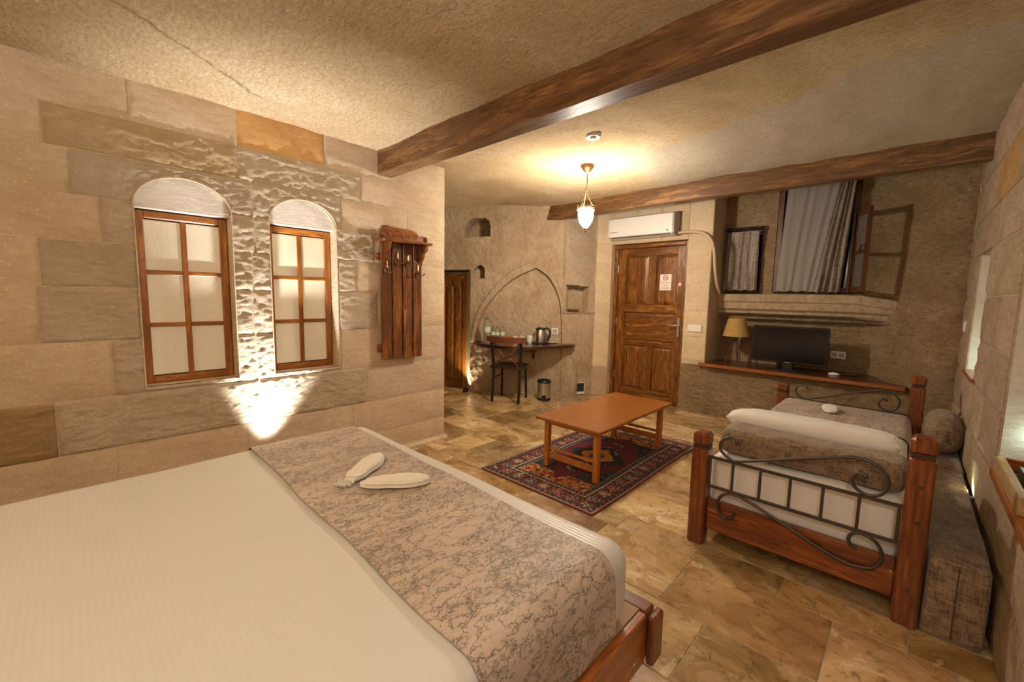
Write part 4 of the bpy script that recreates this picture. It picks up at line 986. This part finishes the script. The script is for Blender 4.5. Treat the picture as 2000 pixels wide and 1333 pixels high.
T = thing('remote_control', (-.44, 5.28, .606), 'black remote control lying on the long wooden shelf', 'remote', R(12)); MB().box(-.02, .095, -.022, .022, 0, .016, .005).build('body', M_BLACK, T); MB().box(.02, .08, -.014, .014, .016, .018).build('keypad', plain('grey_keys', (.12, .12, .12), .6), T, 0)
T = thing('oval_puck', (-.515, 5.26, .606), 'small white oval puck beside the remote control', 'puck'); MB().lathe([(.001, 0), (.036, 0), (.042, .008), (.036, .02), (.001, .024)], 24).xf(Matrix.Diagonal((1.15, .8, 1, 1))).build('body', M_WHITEP, T, 60); MB().lathe([(.014, .022), (.014, .026), (.001, .027)], 14).build('button', M_WHITEP, T)

# ---------------------------------------------------------------- rear windows and curtains
T = empty('window_3', (-1.4675, 5.56, 1.415)); struct(T, 'small dark-framed rear window behind a short curtain')
def frame4(T, x0, x1, z0, z1, y0, y1, fw, mat, mid=None, pane=True):
    for a, b in ((x0, x0 + fw), (x1 - fw, x1)): part(MB().box(a, b, y0, y1, z0, z1, .003), 'stile', mat, T)
    for a, b in ((z0, z0 + fw), (z1 - fw, z1)): part(MB().box(x0 + fw, x1 - fw, y0, y1, a, b, .003), 'rail', mat, T)
    xs_ = [x0 + fw] + ([mid - .018, mid + .018] if mid else []) + [x1 - fw]
    if mid: part(MB().box(mid - .018, mid + .018, y0, y1, z0 + fw, z1 - fw, .003), 'mullion', mat, T)
    if pane:
        for k in range(0, len(xs_), 2): part(MB().box(xs_[k], xs_[k + 1], (y0 + y1) / 2 - .002, (y0 + y1) / 2 + .002, z0 + fw, z1 - fw), 'pane', M_SCREEN, T, 0)
frame4(T, W3[0] + .002, W3[1] - .002, W3[2] + .002, W3[3] - .002, 5.54, 5.58, .045, M_WINDK)
T = empty('window_4', (-.805, 5.50, 1.425)); struct(T, 'tall dark-framed rear window with its right casement open')
frame4(T, W4[0] + .002, W4[1] - .002, W4[2] + .002, W4[3] - .002, 5.44, 5.50, .050, M_WINDK, -.80)
hx, hy, fx, fy = -.470, 5.425, -.345, 5.125
def cs(s, z, d): 
    k = Vector((fx - hx, fy - hy, 0)); L = k.length; k.normalize(); nn = Vector((k.y, -k.x, 0)); return (hx + k.x * s * L + nn.x * d, hy + k.y * s * L + nn.y * d, z)
M_CPANE = plain('casement_pane', (.5, .5, .5), .05, 0, Alpha=.12)
def cb(s0, s1, z0, z1, d0, d1): return MB().hexa([cs(s0, z0, d0), cs(s1, z0, d0), cs(s1, z0, d1), cs(s0, z0, d1), cs(s0, z1, d0), cs(s1, z1, d0), cs(s1, z1, d1), cs(s0, z1, d1)])
ca_ = part(cb(0, .15, 1.435, 2.215, -.012, .012), 'casement', M_WINDK, T, 0)
sub(cb(.85, 1, 1.435, 2.215, -.012, .012), 'casement_stile', M_WINDK, T, ca_, 0)
for z0, z1 in ((1.435, 1.485), (1.80, 1.835), (2.165, 2.215)): sub(cb(.15, .85, z0, z1, -.011, .011), 'casement_rail', M_WINDK, T, ca_, 0)
for z0, z1 in ((1.485, 1.80), (1.835, 2.165)): sub(cb(.17, .83, z0, z1, -.002, .002), 'pane', M_CPANE, T, ca_, 0)
sub(MB().tube([cs(.94, 1.86, .02), cs(.94, 1.86, .05), cs(.94, 1.80, .055)], .006, 8), 'latch', M_BLKMET, T, ca_)
M_SHEER = N('sheer_grey_voile'); M_SHEER.col((.29, .25, .225)); M_SHEER.set(Roughness=.7, Transmission_Weight=.0, Alpha=.86); M_SHEER = M_SHEER.m
def curtain(name, top, bot, zt, zb, y, folds, amp, mat, label, gather=0.0, split=None):
    us = lin(0, 1, 140); vs = lin(0, 1, 26)
    def fn(u, v, o):
        x = (top[0] + (top[1] - top[0]) * u) * (1 - v) + (bot[0] + (bot[1] - bot[0]) * u) * v
        a = amp * (.55 + .45 * v) * math.sin(folds * 2 * math.pi * u + .8 * math.sin(v * 3)) + .35 * amp * math.sin(folds * 4.6 * u * 2 + v * 2)
        z = zt + (zb - zt) * v + .006 * math.sin(u * 21) * v
        return (x, y + a - o, z)
    o = MB().sheet(fn, us, vs, .0015).build(name, mat, None, 70); return tag(o, label, 'curtain')
curtain('sheer_curtain', (-1.07, -.60), (-1.115, -.74), 2.56, 1.44, 5.397, 5, .006, M_SHEER, 'pale sheer curtain hanging in the tall rear window')
curtain('patterned_curtain', (-.605, -.492), (-.775, -.545), 2.56, 1.43, 5.335, 4, .022, M_CURT_SHADE, 'taupe crackle-print drape gathered at the right of the tall rear window')
curtain('short_curtain', (-1.640, -1.315), (-1.655, -1.305), 2.116, 1.45, 5.405, 4, .016, M_CURT_SHADE, 'short taupe crackle-print curtain in the small rear window')
T = thing('curtain_rod', (-1.47, 5.40, 2.14), 'black twisted iron rod holding the short curtain', 'curtain rod')
m = MB()
for ph in (0, math.pi): m.tube([(x, 5.402 + .006 * math.cos(x * 120 + ph), 2.142 + .006 * math.sin(x * 120 + ph)) for x in lin(-1.655, -1.282, 90)], .0055, 6)
part(m, 'rod', M_BLKMET, T, 60)
for x in (-1.652, -1.285):
    part(MB().lathe([(.001, -.020), (.012, -.014), (.018, 0), (.012, .014), (.001, .020)], 12, (x, 5.402, 2.142)), 'finial', M_BLKMET, T); part(MB().tube([(x, 5.402, 2.142), (x, 5.44, 2.142), (x, 5.45, 2.105)], .006, 8), 'bracket', M_BLKMET, T)
for k in range(7): part(MB().tube([(-1.625 + k * .05, 5.402 + .014 * math.cos(a), 2.138 + .016 * math.sin(a)) for a in lin(0, 2 * math.pi * 11 / 12, 12)], .0022, 6, True), 'ring', M_BLKMET, T)

# ---------------------------------------------------------------- desk corner
DZ = .712
poly = [(-4.335, 3.830), (-4.30, 3.795), (-4.06, 3.690), (-3.80, 3.668), (-3.54, 3.755), (-3.375, 3.890), (-3.278, 4.185), (-3.235, 4.330), (-3.195, 4.545), (-3.215, 4.632)]
bk = [diag(s, 0, -.03)[:2] for s in lin(1.32, .14, 8)]
T = thing('wall_desk', (-3.7, 4.0, DZ - .035), 'dark wooden wall-mounted desk with a curved front edge below the arch', 'desk')
part(MB().prism(poly + bk, lambda u, t, d: (u, t, d), DZ - .035, DZ), 'desk_top', M_DARKW, T, 30)
part(MB().prism([(0, DZ - .036), (.26, DZ - .036), (.05, DZ - .19), (0, DZ - .22)], lambda u, t, d: diag(d, t, u), .93, .965), 'bracket', M_DARKW, T, 0)
def along(dx, dy, off):           # point in the direction (dx, dy) from the camera foot, off metres in front of the arch wall
    t = (D0.x * DN.x + D0.y * DN.y + off) / (dx * DN.x + dy * DN.y); return (dx * t, dy * t, DZ)
def bottle(loc, h, r, label, group=None):
    T = thing('water_bottle', loc, label, 'bottle', 0, group); k = h
    MB().lathe([(.001, 0), (r * .9, 0), (r, .008), (r, k * .30), (r * .95, k * .34), (r, k * .38), (r, k * .66), (r * .62, k * .84), (r * .36, k * .90), (r * .36, k * .94), (.001, k * .94)], 20).build('bottle_body', M_CLEAR, T, 60)
    MB().lathe([(r * .42, k * .925), (r * .42, k), (.001, k)], 16).build('cap', plain('bottle_cap', (.16, .14, .10), .5), T)
    MB().lathe([(r * 1.012, k * .44), (r * 1.012, k * .64)], 20, cap=False).build('label_band', M_LABEL, T, 60)
bottle(along(-4.078, 3.841, .20), .335, .047, 'tall clear water bottle at the left end of the wall desk')
for dx, dy, lb in ((-4.213, 4.085, 'small water bottle right beside the tall bottle on the wall desk'), (-4.179, 4.132, 'small water bottle in the middle of the row of three'), (-4.136, 4.19, 'small water bottle nearest the cups on the wall desk')):
    bottle(along(dx, dy, .06), .215, .030, lb, 'small water bottles on the desk')
def cup(loc, mat, label, h=.085, r=.036, handle=True):
    T = thing('cup', loc, label, 'cup', 0, 'cups on the wall desk')
    MB().lathe([(.001, 0), (r * .7, 0), (r, h * .35), (r, h), (r - .004, h), (r - .004, h * .38), (r * .62, .006), (.001, .006)], 22).build('bowl', mat, T, 60)
    if handle: MB().tube(catmull([(r - .002, 0, h * .8), (r + .022, 0, h * .78), (r + .022, 0, h * .38), (r - .002, 0, h * .32)], 6), .0045, 8).build('handle', mat, T, 60)
M_AMBER = plain('amber_glass', (.75, .32, .05), .15, 0, Transmission_Weight=.5); M_CERAM = plain('white_ceramic', (.76, .70, .62), .2)
cup(along(-4.122, 4.321, .06), M_AMBER, 'amber glass cup behind the chair back on the wall desk', handle=False)
cup(along(-4.027, 4.336, .06), M_CERAM, 'white cup next to the amber glass on the wall desk')
cup(along(-3.925, 4.363, .06), M_CERAM, 'white cup second from the kettle on the wall desk')
cup(along(-3.772, 4.352, .07), M_CERAM, 'white cup right beside the kettle on the wall desk', .105, .042)
p = along(-3.630, 4.412, .09); T = thing('electric_kettle', p, 'steel electric kettle with black lid and handle on the desk', 'kettle', R(35))
MB().lathe([(.001, 0), (.088, 0), (.090, .012), (.078, .024), (.001, .024)], 28).build('power_base', M_BLACK, T, 50)
MB().lathe([(.001, .0245), (.080, .0245), (.083, .04), (.072, .15), (.064, .185), (.001, .185)], 32).build('steel_body', M_STEEL, T, 50)
MB().lathe([(.066, .186), (.060, .205), (.035, .216), (.001, .219)], 28).build('lid', M_BLACK, T, 50)
MB().tube(catmull([(.055, 0, .20), (.095, 0, .205), (.125, 0, .165), (.120, 0, .10), (.092, 0, .055), (.078, 0, .045)], 6), .013, 10).build('handle', M_BLACK, T, 60)
MB().prism([(-.062, .19), (-.098, .182), (-.066, .150)], lambda u, t, d: (u, d, t), -.018, .018).build('spout', M_STEEL, T, 0)
q = catmull([diag(1.115, DZ + .006, .10), diag(1.16, DZ + .006, .08), diag(1.22, DZ + .006, .05), diag(1.25, DZ + .006, .0)], 6)
tag(MB().tube(q, .005, 6).build('power_cable', M_BLACK, None, 60), 'black kettle cable lying on the right end of the desk', 'cable')
# cross-back chair
ch_a = math.atan2(.141, .301)
T = thing('dining_chair', (-3.69, 3.895, 0), 'black metal chair with brown crossed back pulled up to the desk', 'chair', ch_a)
M_CHW = plain('brown_bentwood', (.15, .042, .016), .35, Coat_Weight=.3); M_SEAT = plain('dark_leather_seat', (.030, .018, .013), .4)
cx_, by, fy_ = 0.0, -.19, .165
for sg in (-1, 1):
    MB().tube(catmull([(sg * .175, by, .0), (sg * .172, by + .045, .40), (sg * .185, by + .035, .60), (sg * .195, by + .0, .80)], 8), .0175, 10).build('rear_leg', M_BLKMET, T, 60)
    MB().tube([(sg * .172, fy_, 0), (sg * .160, fy_ - .02, .425)], .0145, 10).build('front_leg', M_BLKMET, T, 60)
    MB().tube([(sg * .174, by + .03, .30), (sg * .165, fy_ - .012, .30)], .008, 8).build('stretcher', M_BLKMET, T, 60)
    MB().tube(catmull([(sg * .178, by + .034, .755), (sg * .05, by - .01, .605), (-sg * .08, by + .0, .535), (-sg * .160, by + .045, .445)], 8), .0105, 8).xf(Matrix.Translation((0, 0 if sg > 0 else .022, 0))).build('cross_strap', M_CHW, T, 60)
m = MB().sheet(lambda u, v, o: (u * .255, by - .035 * (1 - u * u) + .008 + .006 - o, .752 + .075 * v * (1 - .10 * u * u) + .012 * u * u), lin(-1, 1, 25), lin(0, 1, 7), .020); m.build('top_rail', M_CHW, T, 50)
MB().sheet(lambda u, v, o: (u * .205 * (1 - .06 * v), .01 + v * .185 * (1 - .08 * u ** 4), .428 + (.030 - .010 * (1 - u * u) * (1 - v * v)) * o), lin(-1, 1, 19), lin(-1, 1, 19), 1.0).build('seat', M_SEAT, T, 50)
# pedal bin
T = thing('pedal_bin', (-3.385, 4.215, 0), 'small steel pedal bin with black lid on the floor under the desk', 'bin', R(38))
MB().lathe([(.001, .0), (.088, .0), (.088, .030), (.001, .030)], 30).build('base_ring', M_BLACK, T); MB().lathe([(.085, .0305), (.085, .228)], 36, cap=True).build('bucket', M_STEEL, T, 50)
MB().lathe([(.089, .2285), (.089, .248), (.080, .262), (.04, .272), (.001, .274)], 30).build('lid', M_BLACK, T, 50)
MB().box(-.026, .026, -.125, -.078, .008, .022, .006).build('pedal', M_BLACK, T); MB().lathe([(.001, 0), (.032, 0), (.032, .006), (.001, .008)], 20).xf(Matrix.Translation((0, -.086, .045)) @ Matrix.Rotation(R(90), 4, 'X')).build('pedal_plate', M_BLACK, T)
# floor-level vent box and dish in the side niche
def sbox(u0, u1, v0, v1, d0, d1): return MB().hexa([side(u0, v0, d0), side(u1, v0, d0), side(u1, v0, d1), side(u0, v0, d1), side(u0, v1, d0), side(u1, v1, d0), side(u1, v1, d1), side(u0, v1, d1)])
T = thing('wall_vent', side(.245, .12, 0), 'small white wall vent with dark grille near the floor by the arch', 'vent')
part(sbox(.165, .325, .020, .180, .003, .014), 'cover', M_WHITEP, T, 0); part(sbox(.177, .313, .055, .170, .0145, .0165), 'grille', M_BLACK, T, 0)
for k in range(5): part(sbox(.179, .311, .063 + k * .022, .068 + k * .022, .0167, .020), 'slat', plain('vent_slat', (.10, .09, .08), .5), T, 0)
p = side(.155, 1.14, -.065); T = thing('wooden_dish', (p[0], p[1], 1.1415), 'small amber-brown dish standing in the shelf niche beside the arch', 'dish')
MB().lathe([(.001, 0), (.045, 0), (.085, .024), (.080, .026), (.042, .007), (.001, .007)], 26).build('bowl', plain('amber_wood', (.42, .20, .04), .4), T, 50); MB().lathe([(.083, .022), (.088, .026), (.083, .029), (.078, .026)], 26, cap=False).build('rim', plain('dark_rim', (.14, .06, .02), .4), T, 50)

# ---------------------------------------------------------------- right wall niches
o = MB().box(xr(4.2) - .022, .50, 3.93, 4.52, .836, .862, .004).build('window_board', M_BEDY, None); tag(o, 'short brown wooden board on the sill of the far right-wall niche', 'board')
o = MB().box(xr(2.3) - .026, .50, 1.56, 2.87, .557, .600, .004).build('window_board', M_BEDY, None); tag(o, 'orange-brown wooden sill board under the tray at the right edge', 'board')
T = thing('wooden_tray', (.41, 2.52, .6005), 'shallow wooden tray box on the near right-wall sill', 'tray')
M_PALEW = wood('pale_pine', (.34, .20, .08), (.48, .31, .14), (.58, .41, .21), 'Y', .5, 1, False)
x0, x1, y0, y1, z0, z1 = .324, .485, 2.24, 2.80, .6005, .668
part(MB().box(x0, x0 + .028, y0, y1, z0, z1, .003), 'side_board', M_PALEW, T); part(MB().box(x1 - .022, x1, y0, y1, z0, z1, .003), 'side_board', M_PALEW, T)
part(MB().box(x0 + .028, x1 - .022, y0, y0 + .022, z0, z1, .003), 'end_board', M_BEDX, T); part(MB().box(x0 + .028, x1 - .022, y1 - .022, y1, z0, z1, .003), 'end_board', M_BEDX, T)
part(MB().box(x0 + .028, x1 - .022, y0 + .022, y1 - .022, z0, z0 + .010), 'bottom', M_PALEW, T, 0)
T = thing('router_box', (.41, 2.5, .6105), 'flat black box with a thin aerial inside the wooden tray', 'box')
part(MB().box(.372, .455, 2.34, 2.66, .6106, .672, .004), 'case', M_BLACK, T); part(MB().tube([(.425, 2.60, .672), (.420, 2.58, .79)], [.005, .003], 8), 'aerial', M_BLACK, T); part(MB().lathe([(.001, 0), (.018, 0), (.016, .022), (.001, .024)], 14, (.405, 2.50, .672)), 'knob', M_BLACK, T)

# ---------------------------------------------------------------- smoke detector
T = thing('smoke_detector', (-1.735, 2.635, ceil_z(-1.735, 2.635)), 'round white smoke detector on the ceiling near the hanging lamp', 'detector')
MB().lathe([(.001, .012), (.052, .012), (.055, -.010), (.046, -.024), (.001, -.026)], 28).build('housing', M_WHITEP, T, 50); MB().lathe([(.022, -.025), (.022, -.036), (.001, -.038)], 18).build('sensor', plain('grey_sensor', (.5, .47, .42), .4), T, 50)

# ---------------------------------------------------------------- lamps
n = N('glowing_glass_bell'); n.col((.9, .85, .75)); n.b.inputs['Emission Color'].default_value = (1.0, .89, .73, 1); n.b.inputs['Emission Strength'].default_value = PENDANT_L; M_BELL = n.m
M_BELL2 = M_BELL.copy(); M_BELL2.node_tree.nodes['Principled BSDF'].inputs['Emission Strength'].default_value = PENDANT_FILL
M_LACE = plain('pierced_brass', (.42, .30, .16), .35, .85)
def pendant(x, y, label, bell):
    zc = ceil_z(x, y); T = thing('pendant_lamp', (x, y, zc), label, 'lamp', 0, 'hanging brass lamps')
    def L(m, name, mat, sm=50): return m.xf(Matrix.Translation((0, 0, -zc))).build(name, mat, T, sm)
    cn = L(MB().lathe([(.060, zc + .01), (.062, zc - .008), (.048, zc - .030), (.022, zc - .058), (.008, zc - .070), (.001, zc - .070)], 24), 'canopy', M_BRASS)
    L(MB().tube([(0, 0, zc - .066), (.004, .0, zc - .15), (-.006, 0, zc - .205)], .0045, 8), 'stem', M_BRASS, 60)
    L(MB().tube([(-.006 + .010 * math.cos(a), 0, zc - .212 + .012 * math.sin(a)) for a in lin(0, 2 * math.pi * 13 / 14, 14)], .0028, 6, True), 'ring', M_BRASS, 60)
    zt = 2.138
    for k in range(3):
        a = R(25 + 120 * k); q = [(-.006 * (1 - t) + .075 * t * math.cos(a), .075 * t * math.sin(a), (zc - .222) * (1 - t) + zt * t - .012 * math.sin(math.pi * t)) for t in lin(0, 1, 14)]
        L(MB().tube(q, [.0022 if i % 2 else .0034 for i in range(14)], 6), 'chain', M_BRASS, 60)
    cw = L(MB().lathe([(.068, zt - .010), (.078, zt - .004), (.080, zt + .006), (.072, zt + .010), (.070, zt + .004)], 30, cap=False), 'crown', M_LACE)
    m = MB()
    for k in range(14):
        a = 2 * math.pi * k / 14; m.lathe([(.001, -.010), (.007, -.005), (.008, .002), (.001, .010)], 8, (.077 * math.cos(a), .077 * math.sin(a), zt + .010 if k % 2 else zt - .016))
    L(m, 'crown_beads', M_LACE, 60).parent = cw
    L(MB().lathe([(.066, zt - .012), (.068, zt - .05), (.066, zt - .085), (.055, zt - .125), (.034, zt - .158), (.018, zt - .172), (.001, zt - .174)], 32), 'glass_bell', bell, 60)
    L(MB().lathe([(.018, zt - .175), (.022, zt - .185), (.014, zt - .192), (.016, zt - .205), (.006, zt - .215), (.001, zt - .222)], 16), 'finial', M_LACE)
    return T
pendant(-2.222, 3.30, 'brass hanging lamp with glowing glass bell near the entrance door', M_BELL)
pendant(-1.15, -.75, 'added unseen brass hanging lamp over the pillows of the double bed', M_BELL2)  # unseen second lamp, added behind the camera to brighten the room
T = thing('added_sconce', (.332, .15, 1.62), 'added unseen white glass wall lamp on the right wall beside the camera', 'lamp')  # unseen lamp, added to light the beds from the right
n = N('added_sconce_glass'); n.col((.9, .88, .84)); n.b.inputs['Emission Color'].default_value = (1, .96, .91, 1); n.b.inputs['Emission Strength'].default_value = SCONCE_L
part(MB().box(.316, .332, .10, .20, 1.60, 1.74, .004), 'back_plate', M_BRASS, T); part(MB().tube([(.316, .15, 1.67), (.27, .15, 1.67), (.26, .15, 1.70)], .008, 8), 'arm', M_BRASS, T)
part(MB().lathe([(.001, 1.70), (.030, 1.70), (.048, 1.74), (.052, 1.80), (.045, 1.83), (.001, 1.835)], 24, (.26, .15, 0)), 'glass_shade', n.m, T, 60)
# wall uplights: housing on the floor with the lamp inside
def uplight(loc, target, watt, col, deg, label, r=.045, h=.09):
    T = thing('floor_uplight', loc, label, 'lamp', 0, 'uplights at the foot of the walls')
    MB().lathe([(.001, 0), (r, 0), (r, h), (r - .006, h), (r - .008, h - .035), (.001, h - .035)], 24).build('housing', M_BLKMET, T, 40)
    MB().lathe([(r - .012, h - .034), (.001, h - .033)], 20).build('lens', plain('lamp_lens', (.9, .9, .85), .2), T, 40)
    spot('uplight_lamp', (loc[0], loc[1], loc[2] + h + .004), target, watt, col, deg, 1.0, .02)
uplight((-2.945, .845, .0), (-2.99, 1.12, 2.4), UP_LEFT, COOL, 60, 'small black uplight on the floor between double bed and window wall')
uplight((-4.40, 3.745, .0), (-4.43, 3.83, 2.0), UP_DOOR, (1, .84, .60), 110, 'small black uplight on the floor beside the low alcove door', .035, .05)
uplight((.319, 3.30, .0), (.322, 3.55, 2.0), UP_BENCH, (.86, 1.0, .62), 120, 'small uplight behind the wall bench', .012, .30)
def fill_torchiere(x, y, watt, label):  # unseen standing lamps added to brighten the ceiling and walls
    T = thing('fill_uplighter', (x, y, 0), label, 'lamp', 0, 'added fill uplighters behind the camera')
    MB().lathe([(.001, 0), (.12, 0), (.12, .012), (.03, .025), (.001, .025)], 28).build('base', M_BLKMET, T, 40)
    MB().lathe([(.011, .025), (.011, 1.36)], 14).build('pole', M_BLKMET, T, 60)
    MB().lathe([(.012, 1.355), (.05, 1.37), (.10, 1.415), (.096, 1.418), (.048, 1.376), (.001, 1.366)], 28).build('bowl', M_BLKMET, T, 50)
    spot('fill_uplighter_light', (x, y, 1.42), (x, y, 3), watt, (1, .95, .87), 172, 1.0, .08)
fill_torchiere(-.22, -.95, UP_FILL, 'added unseen standing uplighter beside the head of the double bed')
fill_torchiere(-1.6, -2.0, UP_FILL * .8, 'added unseen standing uplighter against the back wall')
for (x, y, z), wt in (((.455, 4.28, .91), NICHE_W), ((.455, 2.84, .76), NICHE_W * .30)):
    T = thing('niche_lamp', (x, y, z - .045), 'small greenish lamp standing in the %s right-wall niche' % ('far' if y > 4 else 'near'), 'lamp')
    MB().lathe([(.001, 0), (.014, 0), (.014, .02), (.010, .024), (.001, .024)], 14).build('socket', M_BLKMET, T)
    point('niche_light', (x, y, z), wt, (.72, 1.0, .84), .02)
